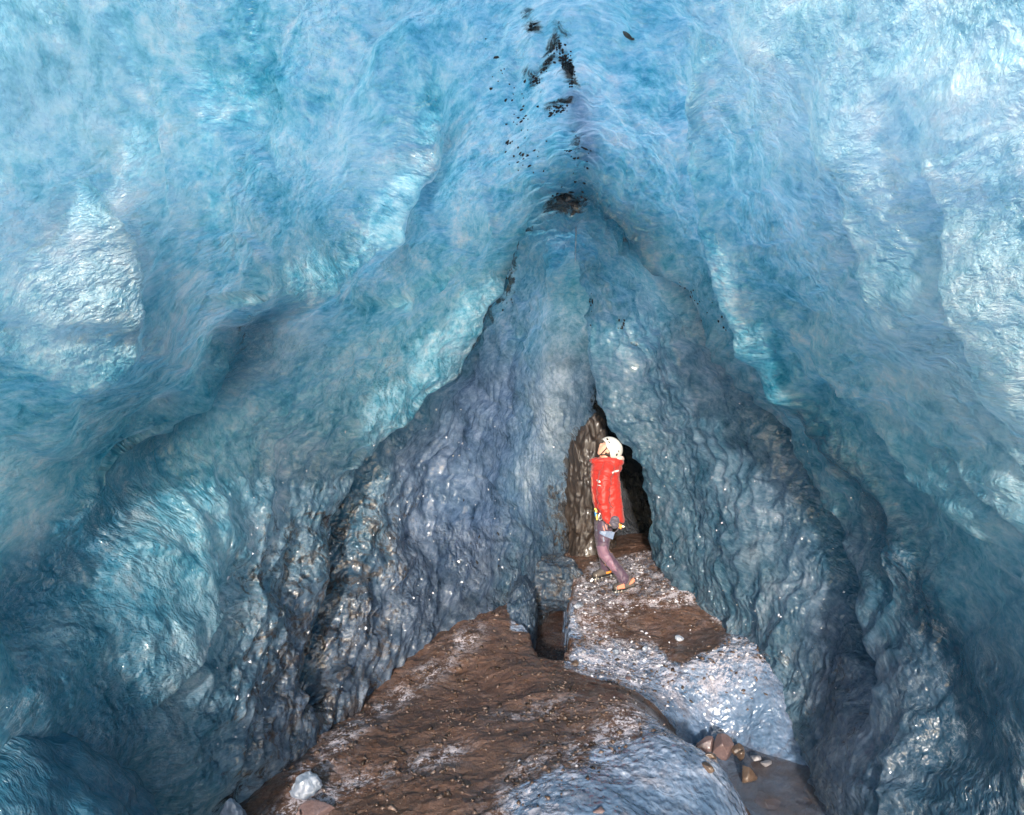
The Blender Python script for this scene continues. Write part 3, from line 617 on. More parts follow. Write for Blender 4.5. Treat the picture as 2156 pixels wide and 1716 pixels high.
# ------------------------------------------------------------------ loose things on the floor
def visible_ground(n, poly=None, dens=None):
    """random floor points"""
    idx = RNG.integers(0, len(GXY), n * 6)
    if dens is not None: idx = idx[RNG.random(len(idx)) < dens[idx]]
    idx = idx[:n]
    jx = (RNG.random((len(idx), 2)) - .5) * .014
    xy = GXY[idx] + jx
    return xy, GZ[idx]
def chip_cloud(name, xy, z, smin, smax, flat, mat, pw=2.5):
    """angular fragments: squashed irregular octahedra"""
    n = len(xy)
    base = np.array([(1, 0, 0), (0, 1, 0), (-1, 0, 0), (0, -1, 0), (0, 0, 1), (0, 0, -1)], float)
    fc = np.array([(0, 1, 4), (1, 2, 4), (2, 3, 4), (3, 0, 4), (1, 0, 5), (2, 1, 5), (3, 2, 5), (0, 3, 5)])
    V = base[None] * (.55 + .9 * RNG.random((n, 6, 1))) + .25 * RNG.normal(size=(n, 6, 3))
    s = smin + (smax - smin) * RNG.random(n) ** pw
    V *= s[:, None, None] * np.stack([.7 + .8 * RNG.random(n), .7 + .6 * RNG.random(n), flat * (.6 + .9 * RNG.random(n))], 1)[:, None]
    a = RNG.random(n) * 6.283; b = (RNG.random(n) - .5) * 1.3
    ca, sa, cb, sb = np.cos(a), np.sin(a), np.cos(b), np.sin(b)
    x, y, zz = V[..., 0].copy(), V[..., 1].copy(), V[..., 2].copy()
    y, zz = y * cb[:, None] - zz * sb[:, None], y * sb[:, None] + zz * cb[:, None]
    x, y = x * ca[:, None] - y * sa[:, None], x * sa[:, None] + y * ca[:, None]
    V = np.stack([x + xy[:, :1], y + xy[:, 1:], zz + z[:, None] + s[:, None] * flat * .25], -1)
    Fc = (fc[None] + 6 * np.arange(n)[:, None, None]).reshape(-1, 3)
    me = mesh_from(name, V.reshape(-1, 3), Fc); attr(me, 'tone', np.repeat(RNG.random(n), 6))
    return link(name, me, mat, smooth=False)
def chip_material(name, c0, c1, c2, rough=.15, coat=.5, pale=.5):
    t = NT(name); c = t.ramp(t.attr('tone'), [(.0, c0), (.5, c1), (1., c2)])
    if pale: c = t.mix(t.noise(t.coord(), 40., 4), c, t.mix(pale, c, (.9, .9, .95)))
    p = t.n('ShaderNodeBsdfPrincipled', Base__Color=c, Roughness=rough, IOR=1.33); p.inputs['Coat Weight'].default_value = coat
    return t.done(p)
M_CHIP = chip_material('ice_chips', (.05, .045, .05), (.24, .215, .24), (.62, .59, .64))
M_GRIT = chip_material('wet_grit', (.022, .014, .010), (.085, .055, .042), (.15, .11, .095), .35, .25, 0)
q = np.stack([GXY[:, 0], GXY[:, 1], 0 * GXY[:, 0]], 1)
pat = fbm(q * 3.3 + 5, 4, .6); pat2 = fbm(q * 1.6 + 55, 3, .6)
rim = np.clip(4 * led * (1 - lm) , 0, 1)
ledge_top = led * sstep(5.25, 5.55, GXY[:, 1])
d_chip = np.clip(ledge_top * (1 - .93 * lm) * sstep(-.12, .22, pat) * (.25 + .65 * sstep(5.9, 6.6, GXY[:, 1])), 0, 1)
mudz = (1 - led) * (1 - hm) * sstep(-2.0, -1.7, GXY[:, 0]) * sstep(1.35, 1.1, GXY[:, 0])
lip = np.exp(-(polyd(GXY, PG([(640,1640,4.25),(720,1545,4.75),(840,1470,5.35),(1000,1330,6.2)]))[0] / .10) ** 2)
lip2 = np.exp(-(polyd(GXY, PG([(1120,1640,4.0),(1230,1600,4.15),(1290,1560,4.4),(1340,1520,4.7)]))[0] / .12) ** 2)
lip3 = np.exp(-(polyd(GXY, PG([(600,1690,3.95),(760,1640,4.2),(950,1600,4.4),(1100,1560,4.6)]))[0] / .09) ** 2)
d_mud = mudz * np.clip(1.1 * lip + 1.2 * lip2 + .5 * lip3 + .10 * sstep(.1, .4, pat), 0, 1) * sstep(-.1, .25, pat + .25 * lip + .25 * lip2)
ok = GXY[:, 1] > 2.6
xy, z = visible_ground(7500, dens=np.clip(RIME * (.25 + .75 * sstep(-.1, .25, pat)) * (.03 + .97 * led) + .0012 * mudz, 0, 1) * ok)
o = tag(chip_cloud('ice_rubble', xy, z, .004, .026, .5, M_CHIP, 4.5), 'crushed pale ice chips strewn over the ledge and the mud', 'ice rubble', kind='stuff')
xy, z = visible_ground(14000, dens=np.clip(.9 * ledge_top * (1 - .5 * lm) * sstep(.3, -.3, pat) + mudz * (.25 + .6 * sstep(-.1, .4, pat2)) + .5 * hm * np.exp(-(polyd(GXY, PG([(1120,1640,4.0),(1290,1560,4.4)]))[0] / .25) ** 2), 0, 1) * ok)
tag(chip_cloud('grit', xy, z, .003, .020, .6, M_GRIT, 4), 'wet brown grit scattered over the mud bank and ledge', 'grit', kind='stuff')

gb = np.exp(-(polyd(GXY, PG([(1430,1505,5.1),(1465,1555,4.95),(1500,1590,4.8)]))[0] / .09) ** 2) + .7 * np.exp(-(polyd(GXY, PG([(1540,1560,4.95),(1590,1590,4.75),(1600,1640,4.5)]))[0] / .12) ** 2)
xy, z = visible_ground(1800, dens=np.clip(gb, 0, 1) * (GZ > -.66))
tag(chip_cloud('stream_gravel', xy, np.maximum(z, -.54), .005, .026, .7, M_GRIT, 3), 'brown gravel along the stream edge below the ledge', 'gravel', kind='stuff')
# ------------------------------------------------------------------ single stones and ice lumps
def lump(name, size, seed, mat, cuts=7, sub=4, rough=.04, detail=6., rnd=.35):
    """a block cut by random planes, edges softened, surface weathered"""
    rng = np.random.default_rng(seed)
    bm = bmesh.new(); bmesh.ops.create_icosphere(bm, subdivisions=sub, radius=1)
    V = np.array([v.co for v in bm.verts])
    N = rng.normal(size=(cuts, 3)); N /= np.linalg.norm(N, axis=1)[:, None]; D = .50 + .26 * rng.random(cuts)
    for _ in range(2):
        for n_, d_ in zip(N, D):
            k = V @ n_ - d_; V -= np.where(k > 0, k * (1 - rnd * .35), 0)[:, None] * n_
    V += V * (rough * fbm(V * detail * .5 + seed, 4, .6))[:, None]
    V *= np.array(size)
    for v, c in zip(bm.verts, V): v.co = c
    me = bpy.data.meshes.new(name); bm.to_mesh(me); bm.free()
    return link(name, me, mat)
def stone_mat(name, a, b, rough=.35, coat=.4):
    t = NT(name); v = t.coord(); n = t.noise(v, 9., 7, .65); n2 = t.noise(v, 60., 4)
    c = t.mix(t.ramp(n, [(.35, 0.), (.65, 1.)]), a, b); c = t.mix(t.math('MULTIPLY', n2, .4), c, tuple(min(1, x * 1.6) for x in b))
    p = t.n('ShaderNodeBsdfPrincipled', Base__Color=c, Roughness=rough, Normal=t.bump(t.math('ADD', n, t.math('MULTIPLY', n2, .4)), .6, .02))
    p.inputs['Coat Weight'].default_value = coat; p.inputs['Coat Roughness'].default_value = .12
    return t.done(p)
M_PINK = stone_mat('mauve_stone', (.075, .046, .044), (.145, .098, .095))
M_BROWN = stone_mat('brown_stone', (.040, .026, .019), (.105, .070, .050))
M_GREY = stone_mat('grey_stone', (.10, .095, .10), (.22, .205, .215))
M_DARK = stone_mat('dark_stone', (.03, .035, .035), (.09, .10, .10))
def clear_ice():
    t = NT('clear_ice'); v = t.coord(); n = t.noise(v, 14., 6, .6, .8)
    c = t.ramp(n, [(.34, (.08, .11, .16)), (.5, (.28, .32, .40)), (.66, (.66, .69, .76))])
    nb = t.bump(t.math('ADD', n, t.math('MULTIPLY', t.voro(v, 30., 'SMOOTH_F1'), .6)), .8, .02)
    p = t.n('ShaderNodeBsdfPrincipled', Base__Color=c, Roughness=.10, IOR=1.31, Normal=nb); p.inputs['Coat Weight'].default_value = .6
    tr = t.n('ShaderNodeBsdfTranslucent', Color=(.75, .85, .95, 1), Normal=nb)
    return t.done(t.n('ShaderNodeMixShader', i0=.35, i1=p, i2=tr))
M_CLEAR = clear_ice()
def put(o, px, py, d, rot=(0, 0, 0), sink=.35, z=None):
    x, y, _ = W(px, py, d); zz = ground_z(x, y) if z is None else z
    h = max(v.co.z for v in o.data.vertices)
    o.location = (x, y, zz + h * (1 - 2 * sink) * .9); o.rotation_euler = rot
    return o
def S(P_, d): return P_ / FP * d     # metres spanned by that many survey pixels at that distance
STONES = [  # name, mat, px, py, d, half sizes, seed, rot, label, category, group
    ('stone', M_PINK, 1488, 1548, 5.05, (.085, .08, .095), 21, (.2, .1, .4), 'smooth brownish pink stone leaning on a larger one at the stream', 'stone', -.50),
    ('stone', M_PINK, 1522, 1545, 5.0, (.105, .09, .10), 5, (.1, .3, 1.2), 'largest faceted mauve stone at the head of the stream', 'stone', -.50),
    ('stone', M_GREY, 1503, 1580, 4.85, (.045, .03, .05), 8, (.5, .2, .2), 'small pale grey oval pebble in front of the mauve stones', 'pebble', -.50),
    ('stone', M_BROWN, 1553, 1538, 5.0, (.05, .05, .06), 9, (0, 0, .4), 'gritty tan stone touching the right of the mauve stone', 'stone', -.49),
    ('stone', M_BROWN, 1560, 1562, 4.95, (.04, .035, .045), 12, (.3, 0, .8), 'small wet brown stone between the tan stone and the amber stone', 'stone', -.50),
    ('stone', M_BROWN, 1575, 1598, 4.7, (.075, .06, .08), 14, (.2, .3, .1), 'rounded amber brown stone half out of the stream water', 'stone', -.52),
    ('stone', M_GREY, 1592, 1563, 4.95, (.05, .04, .025), 15, (0, .1, .8), 'flat grey stone at the far rim of the stream', 'stone', -.515),
    ('stone', M_GREY, 1612, 1572, 4.9, (.06, .04, .025), 19, (.1, 0, .2), 'low pale stone in the water nearest the right wall', 'stone', -.525),
    ('stone', M_BROWN, 1494, 1622, 4.2, (.05, .035, .03), 31, (0, .2, .3), 'dark brown stone frozen in the ice hump, upper one of two', 'stone', None),
    ('stone', M_BROWN, 1492, 1656, 4.05, (.045, .045, .03), 33, (.2, .1, 1.3), 'dark olive brown stone frozen in the ice hump, lower one of two', 'stone', None),
    ('stone', M_PINK, 1262, 1698, 3.6, (.045, .03, .02), 35, (0, 0, .3), 'flat brown pebble on the near edge of the ice hump', 'pebble', None),
    ('stone', M_PINK, 668, 1692, 3.95, (.12, .075, .062), 37, (.05, .1, .25), 'flat brown stone with a shiny facet beside the white ice lump', 'stone', None),
    ('stone', M_PINK, 625, 1705, 3.9, (.022, .018, .038), 39, (0, .2, .3), 'thin upright tan stone splinter on the mud', 'pebble', None),
    ('stone', M_BROWN, 1212, 1395, 5.75, (.05, .04, .03), 41, (0, 0, .3), 'brown stone on the ledge rim beside the water channel', 'stone', None),
    ('stone', M_PINK, 1323, 1428, 5.55, (.028, .025, .02), 43, (0, 0, .7), 'square mauve pebble on the white ice of the ledge', 'pebble', None),
    ('stone', M_PINK, 1610, 1610, 4.55, (.11, .10, .05), 81, (0, 0, .3), 'wide reddish stone lying under the stream water', 'stone', -.60),
    ('stone', M_BROWN, 1600, 1650, 4.3, (.09, .08, .05), 83, (0, 0, 1.3), 'dark submerged stone nearest the ice hump in the stream', 'stone', -.61),
    ('stone', M_PINK, 1612, 1690, 4.1, (.06, .05, .04), 85, (0, 0, .6), 'small reddish stone under the water at the bottom of the stream', 'stone', -.585),
    ('ice_lump', M_CLEAR, 642, 1658, 4.1, (.10, .07, .085), 51, (.3, .2, .3), 'white glassy ice lump standing on the mud beside the brown stone', 'ice lump', None),
    ('ice_lump', M_CLEAR, 660, 1640, 4.15, (.04, .03, .035), 53, (.1, .2, .9), 'small bright ice lump behind the white glassy one', 'ice lump', None),
    ('ice_lump', M_CLEAR, 490, 1672, 3.9, (.085, .08, .12), 55, (.1, -.1, .3), 'grey rounded ice lump at the foot of the left wall', 'ice lump', None),
    ('ice_lump', M_CLEAR, 470, 1712, 3.7, (.06, .05, .05), 57, (.1, -.1, .9), 'low grey ice lump in front of the taller rounded one', 'ice lump', None),
    ('ice_lump', M_CLEAR, 1218, 1282, 6.85, (.055, .05, .045), 59, (0, .2, .9), 'white ice lump on the left rim of the ledge', 'ice lump', None),
    ('ice_lump', M_CLEAR, 1432, 1345, 6.2, (.05, .035, .03), 61, (.2, .2, .2), 'clear flat ice lump lying on the brown mud patch', 'ice lump', None),
    ('ice_lump', M_CLEAR, 1358, 1362, 6.1, (.04, .03, .03), 63, (.2, .2, 1.2), 'angular ice lump at the edge of the brown mud patch', 'ice lump', None),
    ('ice_lump', M_CLEAR, 1296, 1372, 6.05, (.045, .03, .03), 65, (.2, .5, 2.2), 'pale wedge of ice on the grit in the middle of the ledge', 'ice lump', None),
]
for nm, mat, px, py, d, sz, seed, rot, lab, cat, z in STONES:
    o = put(lump(nm, sz, seed, mat, cuts=15 if nm == 'stone' else 6, rnd=.12 if nm == 'stone' else .6, rough=.05 if nm == 'stone' else .30), px, py, d, rot, .22, z)
    tag(o, lab, cat, 'stones by the stream' if z is not None else ('ice lumps on the floor' if nm == 'ice_lump' else 'stones on the mud and ice'))

def icicle(px, py, d, ln):
    t_ = np.array(W(px, py, d)); n = 8; V = []; F_ = []
    for k in range(14):
        f = k / 13; r = .006 * (1 - f) ** .8 + .0016 + (.003 if k == 12 else 0); 
        for j in range(n): V.append(t_ + [r * math.cos(6.283 * j / n) + .004 * math.sin(5 * f), r * math.sin(6.283 * j / n), -ln * f])
    for k in range(13):
        for j in range(n): F_.append((k * n + j, k * n + (j + 1) % n, (k + 1) * n + (j + 1) % n, (k + 1) * n + j))
    o = link('icicle', mesh_from('icicle', np.array(V), np.array(F_)), M_CLEAR)
    return tag(o, 'thin icicle hanging from the roof in front of the blue back wall', 'icicle')
icicle(1212, 462, 6.9, .44)
o = put(lump('stone', (.045, .03, .014), 71, M_DARK, cuts=6, rnd=.8), 1318, 82, 4.3, (0, 0, 0), z=0); a_ = anchor(1318, 82); o.location = a_ + np.array([0, 0, -.012]); o.rotation_euler = (.5, .45, .2)
tag(o, 'flat dark grey stone frozen into the blue ceiling right of the crack', 'stone')
# big forms
def mound(name, c, size, seed, mat, ice=None, rough=.12, rot=0, sub=6, freq=1.6, rdg=.3):
    bm = bmesh.new(); bmesh.ops.create_icosphere(bm, subdivisions=sub, radius=1)
    V = np.array([v.co for v in bm.verts])
    V = np.sign(V) * np.abs(V) ** .85
    Q = V * np.array(size) / min(size[:2])
    V += V * (rough * fbm(Q * freq + seed, 4, .55) + rdg * rough * (ridge(Q * freq * 1.7 + seed, 3) - .5))[:, None]
    V *= np.array(size); ca, sa = math.cos(rot), math.sin(rot)
    V = np.stack([V[:, 0] * ca - V[:, 1] * sa, V[:, 0] * sa + V[:, 1] * ca, V[:, 2]], 1)
    V = V + .012 * fbm(V * 14 + seed, 3)[:, None] * V / np.linalg.norm(V, axis=1)[:, None]
    for v, p in zip(bm.verts, V): v.co = p
    me = bpy.data.meshes.new(name); bm.to_mesh(me); bm.free()
    uv = me.uv_layers.new(name='UVMap'); li = np.empty(len(me.loops), np.int32); me.loops.foreach_get('vertex_index', li)
    uv.data.foreach_set('uv', np.stack([np.arctan2(V[:, 0], -V[:, 1]), V[:, 2] * 1.5], 1)[li].astype(np.float32).ravel())
    for k, val in (ice or {}).items(): attr(me, k, val(V + np.array(c)) if callable(val) else np.full(len(V), val))
    o = link(name, me, mat); o.location = c
    return o
o = mound('ice_mound', (-2.42, 2.75, -.25), (.88, .75, 1.0), 4, M_ICE, dict(grey=.35, dirt_shade=0., frost_glint=.0, deep_shade=.8, rug=.0, glaze=.35))
tag(o, 'smooth dark blue ice mound swelling up at the foot of the left wall', 'ice mound')
ick = dict(grey=.95, dirt_shade=.40, frost_glint=.0, deep_shade=.1, rug=.8, glaze=0.)
p_ = W(1160, 1240, 7.75)
o = mound('ice_block', (p_[0], p_[1] + .25, .0), (.44, .40, .30), 24, M_ICE, dict(ick, dirt_shade=.5), rough=.35, freq=1.4)
tag(o, 'low dirty ice block bridging the far end of the water channel', 'ice block')
p_ = W(1098, 1310, 7.0)
o = mound('ice_block', (p_[0], p_[1], -.18), (.15, .50, .44), 27, M_ICE, dict(ick, dirt_shade=.25), rough=.32, freq=1.2, rot=-.1)
tag(o, 'narrow grey ice rib along the left bank of the water channel', 'ice block')
bz = W(1228, 1050, 8.55)
M_DIRTY = stone_mat('dirty_ice_rock', (.010, .008, .007), (.036, .025, .020), .5, .15)
o = mound('rock', (bz[0] + .13, bz[1] + .25, .66), (.30, .40, 1.20), 14, M_DIRTY, rough=.36, freq=1.1, rdg=.7)
tag(o, 'tall muddy brown rock behind the climber with wet crumbly face', 'rock')
# ------------------------------------------------------------------ the climber
KP = 1.294e-3
def U(u, v, y=0.): return np.array([(u - 430) * KP, y, (1500 - v) * KP])
def cr(pts, n):
    pts = np.asarray(pts, float); B, _ = cr_basis(len(pts), n); return B @ pts
def tube(bm, pts, rad, n=14, m=28, up=(0, 1, 0), cap=True):
    """smooth limb: pts (k,3), rad (k,) or (k,2) = (in the side plane, across)"""
    rad = np.asarray(rad, float)
    if rad.ndim == 1: rad = np.stack([rad, rad], 1)
    Q = cr(pts, m); Rr = np.maximum(cr(rad, m), .002)
    T = np.gradient(Q, axis=0); T /= np.linalg.norm(T, axis=1)[:, None] + 1e-9
    if cap:
        e0 = [Q[0] - T[0] * Rr[0].min() * k for k in (.95, .8, .5)]; e1 = [Q[-1] + T[-1] * Rr[-1].min() * k for k in (.5, .8, .95)]
        Q = np.concatenate([e0, Q, e1]); T = np.concatenate([[T[0]] * 3, T, [T[-1]] * 3])
        Rr = np.concatenate([[Rr[0] * k for k in (.3, .6, .87)], Rr, [Rr[-1] * k for k in (.87, .6, .3)]])
    up = np.array(up, float); rings = []
    for q_, t_, r_ in zip(Q, T, Rr):
        b = up - (up @ t_) * t_; b /= np.linalg.norm(b) + 1e-9; a = np.cross(b, t_)
        rings.append([bm.verts.new(q_ + a * math.cos(2 * math.pi * k / n) * r_[0] + b * math.sin(2 * math.pi * k / n) * r_[1]) for k in range(n)])
    for r0, r1 in zip(rings[:-1], rings[1:]):
        for k in range(n): bm.faces.new((r0[k], r0[(k + 1) % n], r1[(k + 1) % n], r1[k]))
    bm.faces.new(rings[0][::-1]); bm.faces.new(rings[-1])
def ball(bm, c, r, M=None, sub=3, fn=None):
    g_ = bmesh.ops.create_icosphere(bm, subdivisions=sub, radius=1)
    for v in g_['verts']:
        p = np.array(v.co) * np.array(r)
        if fn is not None: p = fn(np.array(v.co), p)
        if M is not None: p = M @ p
        v.co = p + np.array(c)
def bm_mesh(bm, name):
    bmesh.ops.recalc_face_normals(bm, faces=bm.faces[:])
    me = bpy.data.meshes.new(name); bm.to_mesh(me); bm.free(); return me
def fuse(bm, name, voxel, smooth=4, fn=None):
    """one continuous skin over everything in bm"""
    o = bpy.data.objects.new('tmp', bm_mesh(bm, name + '_src')); C.objects.link(o)
    md = o.modifiers.new('r', 'REMESH'); md.mode = 'VOXEL'; md.voxel_size = voxel
    ms = o.modifiers.new('s', 'SMOOTH'); ms.iterations = smooth; ms.factor = .5
    me = bpy.data.meshes.new_from_object(o.evaluated_get(bpy.context.evaluated_depsgraph_get()))
    bpy.data.objects.remove(o); me.name = name
    if fn is not None:
        V = np.empty(len(me.vertices) * 3, np.float32); me.vertices.foreach_get('co', V); V = V.reshape(-1, 3)
        N = np.empty(len(V) * 3, np.float32); me.vertices.foreach_get('normal', N); N = N.reshape(-1, 3)
        me.vertices.foreach_set('co', fn(V.astype(float), N.astype(float)).astype(np.float32).ravel()); me.update()
    return me
def child(name, me, mat, parent, smooth=True): return link(name, me, mat, parent, smooth)
def cloth_mat(name, col, rough=.55, var=.12, sc=220, panel=None):
    t = NT(name); v = t.coord(); n = t.noise(v, 14., 5, .6); w_ = t.noise(v, sc, 3)
    c = t.mix(n, tuple(x * (1 - var) for x in col), tuple(min(1, x * (1 + var)) for x in col))
    p = t.n('ShaderNodeBsdfPrincipled', Base__Color=c, Roughness=rough, Normal=t.bump(t.math('ADD', n, t.math('MULTIPLY', w_, .15)), .5, .008))
    p.inputs['Sheen Weight'].default_value = .15
    return t.done(p)
M_RED = cloth_mat('red_shell_fabric', (.40, .020, .013)); M_TROUSER = cloth_mat('aubergine_fabric', (.072, .044, .072)); M_TROUSER2 = cloth_mat('mauve_fabric', (.175, .095, .140))
M_SKIN = simple('skin', (.58, .33, .24), .5, var=.08); M_HAIR = simple('brown_hair', (.035, .022, .018), .6, bump=(160, .6, .004))
M_HELMET = simple('white_shell', (.58, .57, .535), .32, var=.03); M_BLACK = simple('black_strap', (.012, .012, .013), .5)
M_STEEL = simple('steel', (.70, .69, .66), .28, metal=1., var=.05); M_ORANGE = simple('orange_rubber', (.75, .24, .03), .45, var=.08); M_CORAL = simple('coral_panel', (.62, .20, .12), .55)
M_BOOT = simple('grey_boot_leather', (.075, .062, .055), .6, bump=(60, .4, .004)); M_LOOP = cloth_mat('slate_webbing', (.16, .21, .31)); M_GLOVE = cloth_mat('grey_glove_fabric', (.085, .075, .10))
M_WHITE = simple('white_print', (.80, .78, .74), .5, var=.02); M_YELLOW = simple('yellow_webbing', (.70, .52, .12), .6); M_BLUE = simple('blue_webbing', (.05, .22, .45), .6); M_LINING = cloth_mat('pale_lining', (.62, .44, .38))
pw = W(1289.8, 1236.7, 7.4)
person = empty('person', (pw[0], pw[1], pw[2]))
tag(person, 'climber in red jacket and white helmet looking up at the ice', 'person')
TH = R(40); UPV = np.array([math.sin(TH), 0, math.cos(TH)]); FWD = np.array([-math.cos(TH), 0, math.sin(TH)]); LAT = np.array([0, 1., 0])
HM = np.stack([FWD, LAT, UPV], 1)                     # columns: head forward, side, up
HC = U(388, 318)
def head_shape(n, p):
    f, l, u = n
    p = p.copy()
    if u < 0: p[0] += .012 * -u * (f > 0); p[1] *= 1 - .28 * (-u)      # jaw narrows, chin forward
    if f > .55 and abs(l) < .55: p[0] -= .006
    p[0] += .026 * math.exp(-((l / .13) ** 2 + ((u + .10) / .16) ** 2)) * (f > 0)   # nose
    p[0] -= .010 * math.exp(-(((abs(l) - .33) / .16) ** 2 + ((u - .12) / .10) ** 2)) * (f > 0)  # eye sockets
    p[0] += .007 * math.exp(-((l / .28) ** 2 + ((u + .47) / .08) ** 2)) * (f > 0)   # lips
    p[0] += .010 * math.exp(-((l / .3) ** 2 + ((u + .85) / .15) ** 2)) * (f > 0)    # chin
    return p
def make_body():
    bm = bmesh.new()
    ball(bm, HC, (.095, .075, .118), HM, 4, head_shape)
    ball(bm, HC + HM @ np.array([-.01, -.076, -.01]), (.016, .007, .03), HM, 2); ball(bm, HC + HM @ np.array([-.01, .076, -.01]), (.016, .007, .03), HM, 2)   # ears
    tube(bm, [U(378, 470), U(372, 410), U(376, 345)], [.066, .058, .055])
    tube(bm, [U(360, 880), U(375, 760), U(372, 640), U(370, 520), U(374, 450)], [(.08, .11), (.09, .10), (.10, .11), (.10, .12), (.06, .08)], n=18)
    for sg, hip, knee, ank in ((-1, (362, 890), (348, 1150), (512, 1425)), (1, (356, 890), (350, 1165), (394, 1385))):
        yo = (.09, .10, .13 if sg < 0 else .17)
        tube(bm, [U(*hip, sg * yo[0]), U(hip[0] * .5 + knee[0] * .5 - 2, hip[1] * .5 + knee[1] * .5, sg * yo[0]), U(*knee, sg * yo[1]), U(knee[0] * .5 + ank[0] * .5 + 10, knee[1] * .5 + ank[1] * .5, sg * yo[1] * 1.1), U(*ank, sg * yo[2])], [.07, .062, .046, .042, .030])
    for sg in (-1, 1):
        tube(bm, [U(362, 490, sg * .16), U(338, 600, sg * .205), U(328, 720, sg * .225), U(350, 830, sg * .23), U(372, 905, sg * .235)], [.05, .046, .04, .035, .027])
        # palm, four curled fingers of different lengths, thumb from the side of the palm
        pc = U(392, 930, sg * .24)
        tube(bm, [U(372, 905, sg * .235), U(386, 925, sg * .24), U(404, 938, sg * .24)], [(.022, .026), (.024, .036), (.020, .038)], n=12)
        for i, ln in enumerate((1.0, 1.12, 1.05, .85)):
            yy = sg * (.24 + (.030 - .020 * i) * 1.); b0 = U(404, 938 + i, yy)
            tube(bm, [b0, b0 + ln * np.array([.026, -sg * .004, -.004]), b0 + ln * np.array([.042, -sg * .002, .012]), b0 + ln * np.array([.036, 0, .030]), b0 + ln * np.array([.020, 0, .034])], [.0095, .009, .0085, .008, .007], n=8, m=14)
        tube(bm, [U(383, 915, sg * .275), U(396, 905, sg * .285), U(412, 900, sg * .28), U(424, 905, sg * .27)], [.012, .011, .010, .008], n=8, m=12)
    return fuse(bm, 'body', .0075, 3)
child('body', make_body(), M_SKIN, person)
# hair shows at the nape and the side of the face
bm = bmesh.new(); ball(bm, HC + HM @ np.array([-.022, 0, .012]), (.086, .080, .108), HM, 4); child('hair', bm_mesh(bm, 'hair'), M_HAIR, person)
# helmet: shell with a brim line that dips behind the ears
def make_helmet():
    bm = bmesh.new(); c = HC + HM @ np.array([-.014, 0, .030])
    g_ = bmesh.ops.create_uvsphere(bm, u_segments=48, v_segments=32, radius=1)
    kill = []
    for v in g_['verts']:
        f, l, u = v.co
        lim = -.22 - .42 * sstep(.25, -.45, f) + .34 * sstep(.3, .85, f)
        if u < lim - .08: kill.append(v); continue
        if u < lim: u = lim
        ridge_ = .03 * math.exp(-((abs(l) - .42) / .10) ** 2) * sstep(.1, .5, u) * sstep(.8, .3, abs(f))
        p = np.array([f * .130, l * .110, u * .116]) * (1 + ridge_ + .03 * sstep(.35, .0, abs(f)) * 0)
        if f < -.3: p[0] -= .006
        v.co = c + HM @ p
    bmesh.ops.delete(bm, geom=kill, context='VERTS')
    r = bmesh.ops.solidify(bm, geom=bm.faces[:], thickness=.008)
    return bm_mesh(bm, 'helmet'), c
hm_me, hc = make_helmet()
helmet = child('helmet', hm_me, M_HELMET, person)
def patch(name, c, nrm, along, w_, h_, mat, parent, shape='trap', lift=.003, th=.004):
    """small raised or inset panel lying on a surface"""
    nrm = np.array(nrm, float); nrm /= np.linalg.norm(nrm); a = np.array(along, float); a -= (a @ nrm) * nrm; a /= np.linalg.norm(a); b = np.cross(nrm, a)
    if shape == 'trap': o2 = [(-.5, -.32), (.38, -.5), (.5, .2), (-.1, .5), (-.5, .35)]
    elif shape == 'oval': o2 = [(.5 * math.cos(k * .5236), .5 * math.sin(k * .5236)) for k in range(12)]
    else: o2 = [(-.5, -.5), (.5, -.5), (.5, .5), (-.5, .5)]
    bm = bmesh.new()
    t_ = [bm.verts.new(np.array(c) + nrm * lift + a * x * w_ + b * y * h_) for x, y in o2]
    d_ = [bm.verts.new(np.array(c) + nrm * (lift - th) + a * x * w_ * 1.06 + b * y * h_ * 1.06) for x, y in o2]
    bm.faces.new(t_); bm.faces.new(d_[::-1]); n_ = len(t_)
    for k in range(n_): bm.faces.new((t_[k], d_[k], d_[(k + 1) % n_], t_[(k + 1) % n_]))
    return child(name, bm_mesh(bm, name), mat, parent, False)
def on_helmet(f, u):
    l = -math.sqrt(max(0, 1 - f * f - u * u)); n = np.array([f, l, u])
    p = hc + HM @ (n * np.array([.130, .110, .116]) * 1.0); nn = HM @ (n / np.array([.130, .110, .116])); return p, nn
for f, u, w_, h_, sl_ in ((.72, .42, .034, .022, .5), (.50, .30, .024, .016, .3), (-.60, -.10, .030, .030, .4), (-.55, .22, .026, .014, .4), (-.78, .16, .022, .011, .4)):
    p, nn = on_helmet(f, u); patch('vent', p, nn, HM @ np.array([1, 0, sl_]), w_, h_, M_BLACK, helmet, 'trap', .011, .012)
bm = bmesh.new()
for pts in (([.035, -.098, .0], [.035, -.088, -.05], [.035, -.06, -.10], [.045, -.02, -.128], [.05, 0, -.132]), ([-.05, -.098, -.02], [-.01, -.09, -.055], [.03, -.066, -.095])):
    for sg in (1, -1):
        tube(bm, [HC + HM @ (np.array(p_) * np.array([1, sg, 1])) for p_ in pts], [.005] * len(pts), n=6, m=16)
child('chin_strap', bm_mesh(bm, 'chin_strap'), M_BLACK, helmet)

